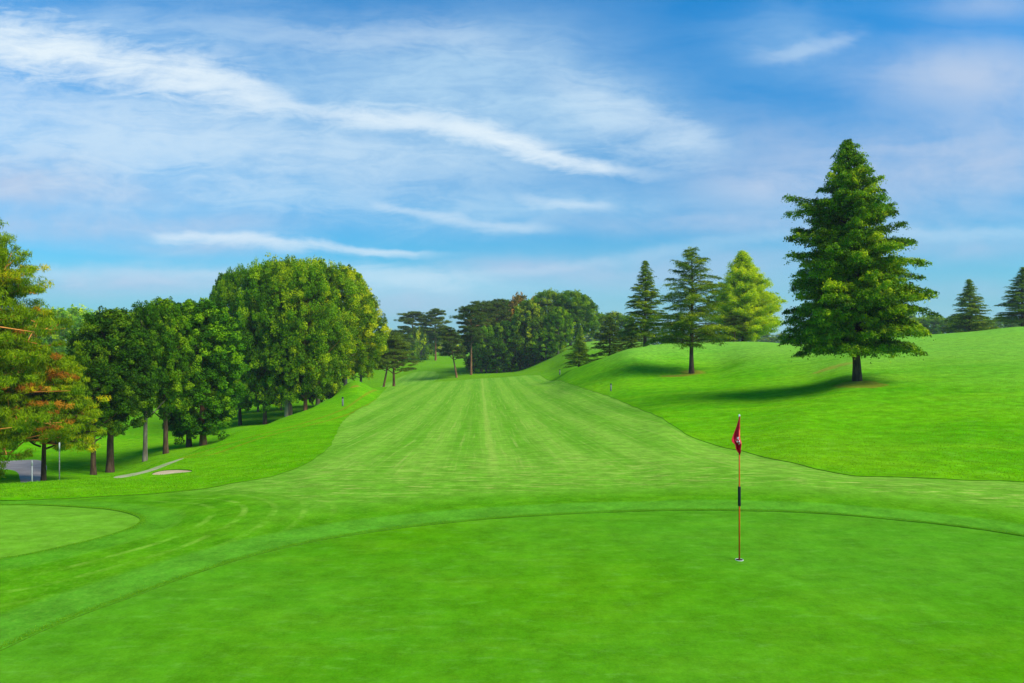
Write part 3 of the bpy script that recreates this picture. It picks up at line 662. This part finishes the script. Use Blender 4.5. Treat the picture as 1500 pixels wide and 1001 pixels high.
PROTO['specimen'] = conifer(47, 13.5, 4.0, base=.12, nb=380, per=50, leaf=.12, elev=.42, drp=.27, prof=dprof, crad=.066, step=.085, wild=.5, sub=.30, mat=L_CYP, bark=B_BROWN, aspect=.55, flat=.7, ejit=.12, pwd=1.1, lean=-.65,
    side=lambda t, az: 1 + (.35 if (.62 < t < .66 and math.cos(az) < -.6) else 0) + .08 * math.sin(az * 3 + t * 9))
PROTO['fir'] = conifer(42, 10.5, 3.0, base=.12, nb=190, per=44, leaf=.13, ejit=.14, elev=.30, drp=.22, prof=lambda t: (1 - t) ** .75, crad=.085, step=.12, wild=.3, mat=L_CEDAR, aspect=.3, flat=.35, pwd=.95)
PROTO['fir2'] = conifer(43, 9, 3.2, base=.04, nb=170, per=44, leaf=.13, ejit=.14, elev=.25, drp=.15, prof=lambda t: (1 - t) ** .8, crad=.085, step=.12, wild=.35, mat=L_CEDAR, aspect=.35, flat=.45)
PROTO['deodar'] = conifer(44, 12.6, 4.2, base=.20, nb=120, per=50, leaf=.135, ejit=.17, elev=.42, drp=.36, prof=lambda t: np.interp(t, [0, .12, .35, .6, .8, .92, 1], [.8, 1, .9, .7, .5, .28, .08]), crad=.080, step=.10, wild=.75, mat=L_CEDAR, aspect=.28, flat=.34, sub=.36,
    side=lambda t, az: 1.1 if .68 < t < .8 else 1.0)
PROTO['cedarlow'] = conifer(45, 7, 3.2, base=.03, nb=80, per=36, leaf=.16, elev=.12, drp=.18, prof=lambda t: (1 - t) ** .7, crad=.10, step=.13, wild=.35, mat=L_CEDAR, aspect=.3, flat=.3, tintb=.25)
PROTO['larch'] = conifer(46, 13, 3.6, base=.02, nb=330, per=60, leaf=.13, ejit=.22, elev=.62, drp=.16, prof=lambda t: np.interp(t, [0, .1, .3, .6, .85, 1], [.8, 1, .95, .62, .28, .06]), crad=.085, step=.11, wild=.25, mat=L_LARCH, bark=B_BROWN, aspect=.5, flat=1.3, up=.2)
PROTO['pine'] = pine(51, 13, 4.0, base=.42, nb=24, pads=5, per=420, pad=.27, thick=.5, leaf=.34, prof=lambda t: np.interp(t, [0, .15, .5, .8, 1], [.55, .8, 1, .85, .4]), aspect=.14)
PROTO['pine2'] = pine(52, 13, 3.6, base=.36, nb=26, pads=5, per=420, pad=.27, thick=.5, leaf=.34, prof=lambda t: np.interp(t, [0, .2, .5, .8, 1], [.7, .9, 1, .75, .4]), aspect=.14)
PROTO['pinesmall'] = pine(53, 8, 3.4, base=.27, nb=26, pads=6, per=320, leaf=.24, pad=.24, thick=.45, aspect=.14, prof=lambda t: np.interp(t, [0, .15, .5, 1], [.85, 1, .75, .3]))
PROTO['pinelean'] = pine(54, 11, 3.0, base=.34, nb=24, pads=5, pad=.3, thick=.5, leaf=.3, aspect=.14, lean=-2.4)
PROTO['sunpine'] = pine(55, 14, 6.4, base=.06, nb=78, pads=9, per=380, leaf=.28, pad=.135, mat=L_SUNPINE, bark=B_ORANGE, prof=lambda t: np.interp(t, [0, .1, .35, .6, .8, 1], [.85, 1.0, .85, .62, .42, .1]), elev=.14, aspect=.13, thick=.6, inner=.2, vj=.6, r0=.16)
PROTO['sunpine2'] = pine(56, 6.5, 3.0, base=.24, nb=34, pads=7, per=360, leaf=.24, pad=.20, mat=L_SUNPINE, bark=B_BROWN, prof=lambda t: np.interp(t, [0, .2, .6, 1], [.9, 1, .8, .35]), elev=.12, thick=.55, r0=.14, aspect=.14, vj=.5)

P = plant
# the flag green's right: specimen trees on the slope
P('conifer_tree', 'specimen', 'tallest conifer, dense conical tree alone on the right slope with bare soil at its foot', 'tree', 1256, 38, 203, 91, (1.4, 1.18, .9), rz=0)
P('cedar_tree', 'deodar', 'open-branched cedar with drooping tiers and dark trunk on the middle of the mound', 'tree', 1013, 62, 362, 64, rz=1.2)
P('conifer_tree', 'fir', 'pointed conifer on the mound crest left of the open-branched cedar', 'tree', 945, 84, 380, 40, rz=.3)
P('larch_tree', 'larch', 'bright yellow-green feathery conifer on the mound behind the cedar', 'tree', 1090, 90, 368, 52, rz=2)
P('shrub_tree', 'pinesmall', 'small dark tree between the cedar and the yellow-green conifer', 'tree', 1076, 86, 462, 22, (.7, .8, .9))
P('shrub_tree', 'cedarlow', 'low dark evergreen under the right branches of the cedar', 'tree', 1000, 86, 462, 34, (.8, .85, .9))
P('conifer_tree', 'fir2', 'small conifer alone on the right skyline beyond the tallest conifer', 'tree', 1420, 95, 408, 36, (1.1, 1.1, 1))
P('conifer_tree', 'fir', 'dark conifer on the skyline at the right edge', 'tree', 1498, 88, 390, 38, (.85, .95, .9), 1.0)
# dark evergreens in the hollow left of the mound
P('cedar_tree', 'cedarlow', 'small blue-green cedar with level branches at the foot of the mound', 'tree', 848, 88, 495, 33, (1.05, 1.1, 1.3), .5)
P('cedar_tree', 'cedarlow', 'dark spreading evergreen half hidden behind the mound crest, beside the small cedar', 'tree', 893, 92, 462, 36, (.6, .65, .7), 1.5)
P('cedar_tree', 'cedarlow', 'dark low evergreen behind the mound below the pointed conifer', 'tree', 925, 92, 470, 32, (.65, .7, .75), 2.5)
P('conifer_tree', 'fir', 'pale slender conifer rising behind the small blue-green cedar', 'tree', 851, 118, 476, 13, (1.5, 1.45, 1.3))
# tall grove left of the fairway
G4 = 'tall grove left of the fairway'
for nm, pr, lb, u, d_, tp, hw, cc, bk in (
    ('broadleaf_tree', 'dome3', 'grey-green tree at the back left corner of the tall grove', 330, 84, 402, 30, (.7, .85, 1.3), B_BROWN),
    ('broadleaf_tree', 'dome1', 'leftmost front tree of the tall grove with dark foliage and brown trunk', 352, 76, 394, 40, (.65, .8, .8), B_BROWN),
    ('broadleaf_tree', 'dome2', 'tree at the front of the tall grove, second from its left end', 388, 73, 386, 46, (.8, .95, .8), B_BROWN),
    ('broadleaf_tree', 'dome3', 'tree in the middle of the tall grove with slender grey trunk', 420, 73, 386, 44, (1, 1, .8), B_PALE),
    ('broadleaf_tree', 'dome1', 'tree at the front of the tall grove with reddish brown trunk', 447, 73, 386, 50, (1.05, 1.05, .8), B_RED),
    ('broadleaf_tree', 'dome2', 'tree at the front right of the tall grove with stout pale trunk', 466, 77, 382, 56, (1.25, 1.12, .8), B_PALE),
    ('broadleaf_tree', 'dome1', 'tall tree at the back of the grove with olive tinted top', 424, 88, 381, 66, (1.0, .92, .8), B_GREY),
    ('broadleaf_tree', 'dome3', 'yellowish green tree at the right end of the tall grove, behind the lit mound', 507, 88, 391, 46, (1.55, 1.25, .7), B_GREY),  # warm tints here and below paint sun on the grove's right side
    ('broadleaf_tree', 'dome2', 'lower tree with sunlight-tinted leaves on the far right flank of the tall grove', 529, 94, 424, 34, (1.8, 1.3, .7), B_GREY)):
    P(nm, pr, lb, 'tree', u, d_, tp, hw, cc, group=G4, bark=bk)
for u, d_, tp in ((345, 98, 492), (378, 102, 480), (412, 100, 486), (446, 103, 478), (482, 101, 486)):  # dark leaf tint paints the shade between the grove's trunks
    P('broadleaf_tree', 'far1', 'dark low tree with shade in its leaf colour at the back of the tall grove', 'tree', u, d_, tp, 24, (.32, .42, .8), group='shaded trees behind the grove')
# row of trees below the left bank
G1 = 'row of trees below the left bank'
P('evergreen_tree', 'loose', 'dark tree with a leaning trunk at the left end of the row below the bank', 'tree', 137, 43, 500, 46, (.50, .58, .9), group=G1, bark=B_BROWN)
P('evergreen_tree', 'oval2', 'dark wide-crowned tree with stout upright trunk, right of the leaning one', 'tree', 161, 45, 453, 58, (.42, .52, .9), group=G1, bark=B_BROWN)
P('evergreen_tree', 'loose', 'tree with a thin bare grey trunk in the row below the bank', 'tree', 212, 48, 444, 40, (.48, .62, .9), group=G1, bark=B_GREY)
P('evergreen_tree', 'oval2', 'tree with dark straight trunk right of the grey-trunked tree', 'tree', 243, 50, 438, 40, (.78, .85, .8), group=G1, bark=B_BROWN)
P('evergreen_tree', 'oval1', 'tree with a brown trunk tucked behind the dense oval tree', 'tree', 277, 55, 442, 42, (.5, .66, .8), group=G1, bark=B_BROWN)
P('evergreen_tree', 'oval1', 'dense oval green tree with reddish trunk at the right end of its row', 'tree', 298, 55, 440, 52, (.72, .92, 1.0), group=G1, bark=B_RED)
# pines at the left edge, sunlight tinted into their needles
SUNP = P('pine_tree', 'sunpine', 'large pine with sunlight-tinted needles and orange branches cut by the left edge of the view', 'pine', -42, 34, 318, 164, rz=.2)
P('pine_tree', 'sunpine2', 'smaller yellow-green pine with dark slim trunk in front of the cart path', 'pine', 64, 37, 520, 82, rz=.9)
rg = np.random.default_rng(77); nc = 62
zt_ = rg.uniform(2.5, 9.5, nc); az_ = rg.random(nc) * 6.28; rr_ = 6.4 * np.interp(zt_ / 14, [0, .1, .35, .6, .8, 1], [.8, .95, .8, .55, .36, .1]) * rg.uniform(.55, .98, nc)
cc_ = np.stack([np.cos(az_) * rr_, np.sin(az_) * rr_, zt_], 1); cc_ = np.repeat(cc_, 3, 0) + rg.normal(size=(nc * 3, 3)) * [.35, .35, .10]
L_RUST = leaf_mat('rusty_needles', (.22, .07, .006), (.48, .17, .012), (.62, .30, .02), .3, warm=(1, 1, 1))
link('rusty_needles', crown_mesh('rusty_needles', [leaves(rg, cc_, rg.uniform(.18, .42, nc * 3), 46, .26, .12, .5, .5, .2, 0, None, np.tile([0, 0, .8], (nc * 3, 1)), 0, shell=.1)]), [L_RUST], SUNP)
# middle distance pines beyond the fairway
P('pine_tree', 'pinesmall', 'small spreading pine with orange trunk at the far end of the fairway', 'pine', 577, 109, 492, 41, (1.25, 1.3, 1.1), .3)
P('pine_tree', 'pinelean', 'dark small pine leaning behind the orange-trunked pine', 'pine', 561, 122, 487, 24, (.8, .9, 1.0), 3.3)
P('pine_tree', 'pine', 'tall flat-topped pine left of the gap between the far pines', 'pine', 605, 215, 456, 27, (1, 1.05, 1.2), .3)
P('pine_tree', 'pine2', 'tall pine with open tiers standing right of the far flat-topped pine', 'pine', 638, 212, 452, 20, (1, 1.05, 1.1), .9)
P('pine_tree', 'pinelean', 'pine whose bare reddish trunk leans left over the far slope', 'pine', 669, 140, 478, 20, (.75, .85, 1.0), .0)
P('pine_tree', 'pine', 'tall dark pine with bare trunk at the left end of the far wood', 'pine', 690, 144, 446, 27, (.65, .8, 1.0), 1.3)
P('round_tree', 'shrub', 'low rounded tree with forked trunk under the far pines', 'tree', 617, 213, 480, 20, (1.5, 1.25, 1.6))
P('evergreen_tree', 'pine2', 'dark low pine beside the far slope, left of the flat-topped pine', 'pine', 582, 190, 483, 24, (.7, .85, 1.1))
P('round_tree', 'shrub', 'pale round tree behind the far pines on the right', 'tree', 652, 235, 484, 16, (1.6, 1.3, 1.8))
# the far wood
GW = 'trees of the far wood'
for pr, lb, u, d_, tp, hw, cc in (
    ('pine2', 'pine with broad layered top near the left end of the far wood', 705, 155, 441, 24, (.6, .75, 1.3)),
    ('pine', 'dark pine in the left half of the far wood, right of the broad layered one', 728, 160, 438, 26, (.6, .75, 1.3)),
    ('far1', 'light green rounded tree low on the left front of the far wood', 712, 150, 478, 20, (.75, .95, 1.2)),
    ('far2', 'mid green bushy tree low in the front of the far wood', 738, 150, 470, 24, (.5, .68, 1.1)),
    ('far1', 'dark tree filling the front of the far wood, centre left', 762, 152, 465, 24, (.38, .55, .9)),
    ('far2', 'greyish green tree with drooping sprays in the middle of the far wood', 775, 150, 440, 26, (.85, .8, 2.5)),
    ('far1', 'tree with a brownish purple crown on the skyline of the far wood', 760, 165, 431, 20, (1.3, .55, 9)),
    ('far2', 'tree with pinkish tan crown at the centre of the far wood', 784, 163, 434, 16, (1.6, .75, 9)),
    ('far1', 'bright green tree at the front foot of the far wood', 800, 146, 482, 20, (1.0, 1.1, .8)),
    ('dome1', 'tall rounded tree on the skyline of the far wood, left of its highest crown', 806, 158, 426, 30, (.75, .82, .9)),
    ('dome2', 'highest crown at the right of the far wood', 836, 155, 426, 32, (.62, .75, .9)),
    ('dome3', 'tree closing the right end of the far wood above the lit trunks', 852, 163, 432, 25, (.75, .85, .9)),
    ('far2', 'dark shade-tinted tree of the far wood near the mown slope', 783, 148, 486, 17, (.32, .5, .9)),  # shade low in the wood is put into the leaf tint
    ('far1', 'bushy shade-tinted tree at the front of the far wood, above the meadow corner', 728, 147, 498, 20, (.32, .5, .9)),
    ('dome1', 'dark rounded tree behind the layered pines in the far wood', 716, 168, 448, 24, (.38, .52, 1.4)),
    ('dome2', 'dark rounded tree on the left skyline of the far wood', 742, 168, 440, 24, (.4, .55, 1.4)),
    ('far1', 'shade-tinted bush-like tree between the two bare pine trunks', 694, 158, 492, 18, (.35, .5, 1.2)),
    ('dome3', 'slender tree with pale trunk at the edge of the far wood beside the slope', 818, 146, 450, 20, (.85, .95, .8))):
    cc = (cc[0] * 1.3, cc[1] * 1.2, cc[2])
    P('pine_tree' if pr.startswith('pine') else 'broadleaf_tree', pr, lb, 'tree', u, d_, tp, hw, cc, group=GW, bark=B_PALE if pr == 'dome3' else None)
for u, d_, tp, hw, cc in ((880, 185, 459, 20, (.9, 1, .9)), (900, 180, 457, 22, (1.2, 1.05, .8)), (917, 175, 462, 18, (.9, 1, .9))):
    P('broadleaf_tree', 'far1', 'rounded tree in the gap between the far wood and the pointed conifer', 'tree', u, d_, tp, hw, cc, group='trees in the gap behind the mound')
# hazy woods on the horizon and behind the left row
rs = random.Random(5)
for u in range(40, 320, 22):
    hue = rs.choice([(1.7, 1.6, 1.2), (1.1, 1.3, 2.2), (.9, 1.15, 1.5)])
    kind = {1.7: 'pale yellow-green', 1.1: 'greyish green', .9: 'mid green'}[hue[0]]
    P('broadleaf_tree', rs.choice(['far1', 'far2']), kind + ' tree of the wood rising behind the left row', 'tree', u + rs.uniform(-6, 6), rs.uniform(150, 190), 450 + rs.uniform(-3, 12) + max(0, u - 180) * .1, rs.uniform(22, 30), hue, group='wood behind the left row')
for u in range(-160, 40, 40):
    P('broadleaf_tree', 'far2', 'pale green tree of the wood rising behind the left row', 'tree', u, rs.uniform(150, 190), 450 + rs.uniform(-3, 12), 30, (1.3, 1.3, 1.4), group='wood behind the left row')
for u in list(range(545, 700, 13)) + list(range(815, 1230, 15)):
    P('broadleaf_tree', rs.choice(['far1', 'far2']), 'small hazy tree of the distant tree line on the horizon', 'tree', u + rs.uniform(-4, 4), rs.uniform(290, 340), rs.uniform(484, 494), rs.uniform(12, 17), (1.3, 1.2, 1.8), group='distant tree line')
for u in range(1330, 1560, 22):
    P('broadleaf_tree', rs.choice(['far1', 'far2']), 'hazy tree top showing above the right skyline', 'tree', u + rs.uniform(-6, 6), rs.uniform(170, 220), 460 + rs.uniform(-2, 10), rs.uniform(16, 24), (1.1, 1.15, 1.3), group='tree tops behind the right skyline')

# ================================================================== longer grass along the mown edges and on the slopes
def blades(name, P, hgt, wid, mat, off=0.0, lean=.35):
    rg = np.random.default_rng(3); n = len(P); z = ground(P[:, 0], P[:, 1]) + off
    az = rg.random(n) * 6.28; h = hgt * (.5 + .8 * rg.random(n)); w_ = wid * (.6 + .8 * rg.random(n))
    ax = np.stack([np.cos(az), np.sin(az), np.zeros(n)], 1); b0 = np.stack([P[:, 0], P[:, 1], z], 1)
    la = rg.normal(size=(n, 2)) * lean
    tip = b0 + np.stack([la[:, 0] * h, la[:, 1] * h, h], 1)
    v_ = np.stack([b0 - ax * w_[:, None] / 2, b0 + ax * w_[:, None] / 2, tip], 1).reshape(-1, 3)
    o = link(name, np_mesh(name, v_, np.arange(3 * n).reshape(-1, 3), 3, False, {'tint': np.repeat(np.clip(rg.normal(size=n) * .25 + .5, 0, 1), 3)}), [mat]); return o
L_GRASS = leaf_mat('grass_blades', (.12, .31, .004), (.16, .37, .006), (.25, .45, .025), .35, warm=(1, 1, 1))
rg = np.random.default_rng(9)
def along(P, dens, spread, inner=0.0, ymax=60):
    out = []
    for i in range(len(P)):
        a_ = np.array(P[i]); b_ = np.array(P[(i + 1) % len(P)]); L = np.linalg.norm(b_ - a_)
        m_ = (a_ + b_) / 2
        if m_[1] < 3 or m_[1] > ymax or abs(m_[0]) > m_[1] * .95 + 2 or L < 1e-4: continue
        n = rg.poisson(L * dens); tq = rg.random(n)[:, None]; nn = np.array([b_[1] - a_[1], -(b_[0] - a_[0])]) / L
        out.append(a_ + (b_ - a_) * tq + nn * (inner + np.abs(rg.normal(size=n)) * spread)[:, None])
    return np.vstack(out)
def orient(P):
    P = np.array(P); ar = ((P[:, 0] * np.roll(P[:, 1], -1) - np.roll(P[:, 0], -1) * P[:, 1]).sum())
    return P if ar > 0 else P[::-1]
q1 = np.vstack([along(orient(GREEN), 900, .06), along(orient(GREEN2), 700, .06)])
e1 = blades('apron_edge_grass', q1, .014, .006, L_GRASS, .012); e1['kind'] = 'stuff'
q2 = np.zeros((0, 2))
n2 = 170000; d_ = np.exp(rg.uniform(math.log(15), math.log(62), n2)); u_ = rg.uniform(-40, 1560, n2); xy = np.stack([(u_ - 750) / F * d_, d_], 1)
sf = sdf_poly(FAIR, xy[:, 0], xy[:, 1]); keep = sf > .10 + .15 * rg.random(n2)
for P_ in SOILS[:3] + [SAND, STRIP, PATH]: keep &= sdf_local(P_, xy[:, 0], xy[:, 1]) > .05
q2 = np.vstack([q2, xy[keep]])
e2 = blades('rough_grass_blades', q2, .030, .016, L_GRASS, .03, .6); e2['kind'] = 'stuff'

# ================================================================== flagstick, cup, posts
def lathe(name, prof, mat, parent=None, k=16, loc=(0, 0, 0)):
    prof = np.array(prof, float); n = len(prof); ang = np.linspace(0, 2 * math.pi, k, endpoint=False)
    v_ = np.stack([prof[:, 0][:, None] * np.cos(ang), prof[:, 0][:, None] * np.sin(ang), np.repeat(prof[:, 1][:, None], k, 1)], -1).reshape(-1, 3)
    i, j = np.meshgrid(np.arange(n - 1), np.arange(k), indexing='ij'); j2 = (j + 1) % k
    f_ = np.stack([i * k + j, i * k + j2, (i + 1) * k + j2, (i + 1) * k + j], -1).reshape(-1, 4)
    o = link(name, np_mesh(name, v_, f_, 4, True), [mat], parent); o.location = loc
    return o
M_POLE = simple('orange_red_paint', (.80, .075, .008), (.85, .10, .012), 20, .35, .05, .001, .5)
M_BLACK = simple('black_rubber', (.008, .008, .010), (.02, .02, .022), 30, .6, .1, .001, .3)
M_WHITE = simple('white_plastic', (.75, .76, .76), (.82, .82, .82), 20, .4, .05, .001, .4)
M_HOLE = simple('cup_shade', (.02, .015, .01), (.04, .03, .02), 20)  # near black, stands for the shade inside the hole
M_FLAG = simple('red_flag_cloth', (.50, .010, .030), (.62, .02, .045), 12, .8, .2, .003, .2)
M_POST = simple('grey_painted_wood', (.10, .11, .10), (.2, .21, .19), 9, .8, .2, .004, .2)
fx, fy = hit(1083, 820); fz = gz(fx, fy)
FH = 2.13 * 1.0
ht = (820 - 607) / F * fy
fs = empty('flagstick', (fx, fy, fz)); tag(fs, 'golf flagstick with red flag, orange pole and black grip standing in the cup', 'flagstick')
q = ht
lathe('pole', [(0, -.09), (.011, -.09), (.0105, .35 * q), (.009, .6 * q), (.0075, .985 * q), (0, .985 * q)], M_POLE, fs, 12)
lathe('grip', [(0, .372 * q), (.019, .372 * q), (.021, .376 * q), (.020, .44 * q), (.021, .50 * q), (.019, .504 * q), (0, .504 * q)], M_BLACK, fs, 14)
lathe('cap', [(0, .983 * q), (.011, .983 * q), (.013, .99 * q), (.008, 1.0 * q), (0, 1.002 * q)], M_WHITE, fs, 12)
# limp flag: tall triangle of gathered cloth, its free corner tucked back against the pole
def flag_cloth():
    nU, nV = 26, 40; vs = []
    keysv = [0, .12, .3, .5, .62, .68, .75, .85, .95, 1.0]
    left = [0.0, .022, .055, .098, .122, .118, .075, .070, .035, .004]
    right = [0.004, .006, .008, .010, .014, .026, .034, .020, .012, .006]
    for j in range(nV):
        v = j / (nV - 1); l = np.interp(v, keysv, left); r_ = np.interp(v, keysv, right); z = .988 * q - v * .52
        for i in range(nU):
            u = i / (nU - 1); x = r_ - (l + r_) * u
            y = -.016 + .028 * math.sin(u * 9 + v * 3) * (.25 + v) * min(1, l / .05) - .03 * math.exp(-((v - .66) / .07) ** 2) * math.sin(u * 3.1) + .006 * math.sin(u * 22 + v * 9)
            vs.append((x, y, z - .02 * math.sin(u * 3) * v))
    A = np.array(vs); f_ = [(j * nU + i, j * nU + i + 1, (j + 1) * nU + i + 1, (j + 1) * nU + i) for j in range(nV - 1) for i in range(nU - 1)]
    return A, np.array(f_), nU, nV
fv, ff, nU, nV = flag_cloth()
fo = link('flag', np_mesh('flag', fv, ff, 4, True), [M_FLAG], fs)
sol = fo.modifiers.new('thickness', 'SOLIDIFY'); sol.thickness = .003; sol.offset = 1
# white printed marks seen on the folds
mk = []
def strip(u0, v0, u1, v1, wd):
    n = 6; s = len(mkv)
    for k_ in range(n):
        t = k_ / (n - 1); u = u0 + (u1 - u0) * t; v = v0 + (v1 - v0) * t
        dxn, dyn = (v1 - v0), -(u1 - u0); L = math.hypot(dxn, dyn) + 1e-6
        for sg in (-1, 1):
            uu = min(max((u + sg * wd * dxn / L * 2.4), 0), 1) * (nU - 1); vv = min(max(v + sg * wd * dyn / L, 0), 1) * (nV - 1)
            i0 = int(min(uu, nU - 1.001)); j0 = int(min(vv, nV - 1.001)); a_ = uu - i0; b_ = vv - j0
            p_ = (fv[j0 * nU + i0] * (1 - a_) * (1 - b_) + fv[j0 * nU + i0 + 1] * a_ * (1 - b_) + fv[(j0 + 1) * nU + i0] * (1 - a_) * b_ + fv[(j0 + 1) * nU + i0 + 1] * a_ * b_)
            mkv.append(tuple(p_ + np.array([0, -.0055, 0])))
    for k_ in range(n - 1): mkf.append((s + 2 * k_, s + 2 * k_ + 1, s + 2 * k_ + 3, s + 2 * k_ + 2))
mkv = []; mkf = []
for a_ in ((.28, .54, .46, .58, .016), (.46, .54, .30, .60, .012), (.20, .62, .34, .66, .014), (.40, .63, .56, .69, .014), (.58, .61, .52, .66, .010), (.30, .68, .44, .73, .012), (.14, .66, .22, .70, .010)):
    strip(*a_)
mo = link('printed_mark', np_mesh('printed_mark', np.array(mkv), np.array(mkf), 4, True), [M_WHITE], fo)
s2 = mo.modifiers.new('thickness', 'SOLIDIFY'); s2.thickness = .001; s2.offset = 0
cup = empty('cup', (fx, fy, fz)); tag(cup, 'round white-rimmed golf cup sunk in the green under the flagstick', 'cup')
lathe('liner', [(.052, -.1), (.052, .004), (.0545, .005), (.056, .002), (.056, -.1)], M_WHITE, cup, 28)
lathe('hole_shade', [(0, .003), (.0505, .003), (.0505, .0025), (0, .0025)], M_HOLE, cup, 28)  # dark disc over the turf, painting the shaded inside of the hole
def post(u, v, h, r_, label, cat='post', mat=M_POST, cap=M_BLACK, group=None, d=None, nm='marker_post'):
    x, y = hit(u, v) if d is None else ((u - 750) / F * d, d)
    e = empty(nm, (x, y, gz(x, y))); tag(e, label, cat, group)
    lathe('shaft', [(0, -.3), (r_, -.3), (r_, h * .86), (0, h * .86)], mat, e, 10)
    lathe('cap', [(0, h * .855), (r_ * 1.12, h * .855), (r_ * 1.12, h * .97), (r_ * .7, h), (0, h)], cap, e, 10)
post(502, 595, .75, .07, 'short dark marker post on the left bank beside the fairway', group='fairway marker posts')
post(895, 573, .62, .055, 'short dark marker post on the right edge of the fairway below the mound', group='fairway marker posts')
post(820, 549, .8, .08, 'short marker post where the far fairway edge meets the small cedar slope', group='fairway marker posts')
def pole(u, d, top, r_, label, mats):
    x = (u - 750) / F * d; z = gz(x, d); h = (500 - top) / F * d - z
    e = empty('slim_pole', (x, d, z)); tag(e, label, 'pole')
    lathe('shaft', [(0, -.2), (r_, -.2), (r_ * .8, h * .82), (0, h * .82)], mats[0], e, 8)
    lathe('top_section', [(0, h * .815), (r_ * 1.1, h * .815), (r_ * 1.1, h), (0, h)], mats[1], e, 8)
M_PALE = simple('pale_grey_paint', (.38, .40, .38), (.50, .52, .50), 9, .6)
pole(47, 33, 674, .022, 'pale slim pole by the cart path under the pines', (M_PALE, M_PALE))
pole(87, 34, 648, .03, 'thin dark pole with white top right of the smaller yellow-green pine', (M_POST, M_PALE))
print('objects', len(bpy.data.objects), 'faces', sum(len(o.data.polygons) for o in bpy.data.objects if o.type == 'MESH'))

# ================================================================== thin summer air
def box_mesh(x0, x1, y0, y1, z0, z1):
    v_ = [(x, y, z) for x in (x0, x1) for y in (y0, y1) for z in (z0, z1)]
    return v_, [(0, 1, 3, 2), (4, 6, 7, 5), (0, 4, 5, 1), (2, 3, 7, 6), (0, 2, 6, 4), (1, 5, 7, 3)]
hv, hf = box_mesh(-790, 790, -790, 790, float(Z.min()) - 1.5, 24)
hm = bpy.data.meshes.new('haze'); hm.from_pydata(hv, [], hf); ho = bpy.data.objects.new('haze', hm); col.objects.link(ho); ho['kind'] = 'stuff'
mh, n = new_mat('haze_air'); vp = n.new('ShaderNodeVolumePrincipled'); vp.inputs['Color'].default_value = (.85, .92, 1, 1); vp.inputs['Density'].default_value = .0003; vp.inputs['Anisotropy'].default_value = .2
n.l.new(vp.outputs[0], n.new('ShaderNodeOutputMaterial').inputs['Volume']); hm.materials.append(mh)
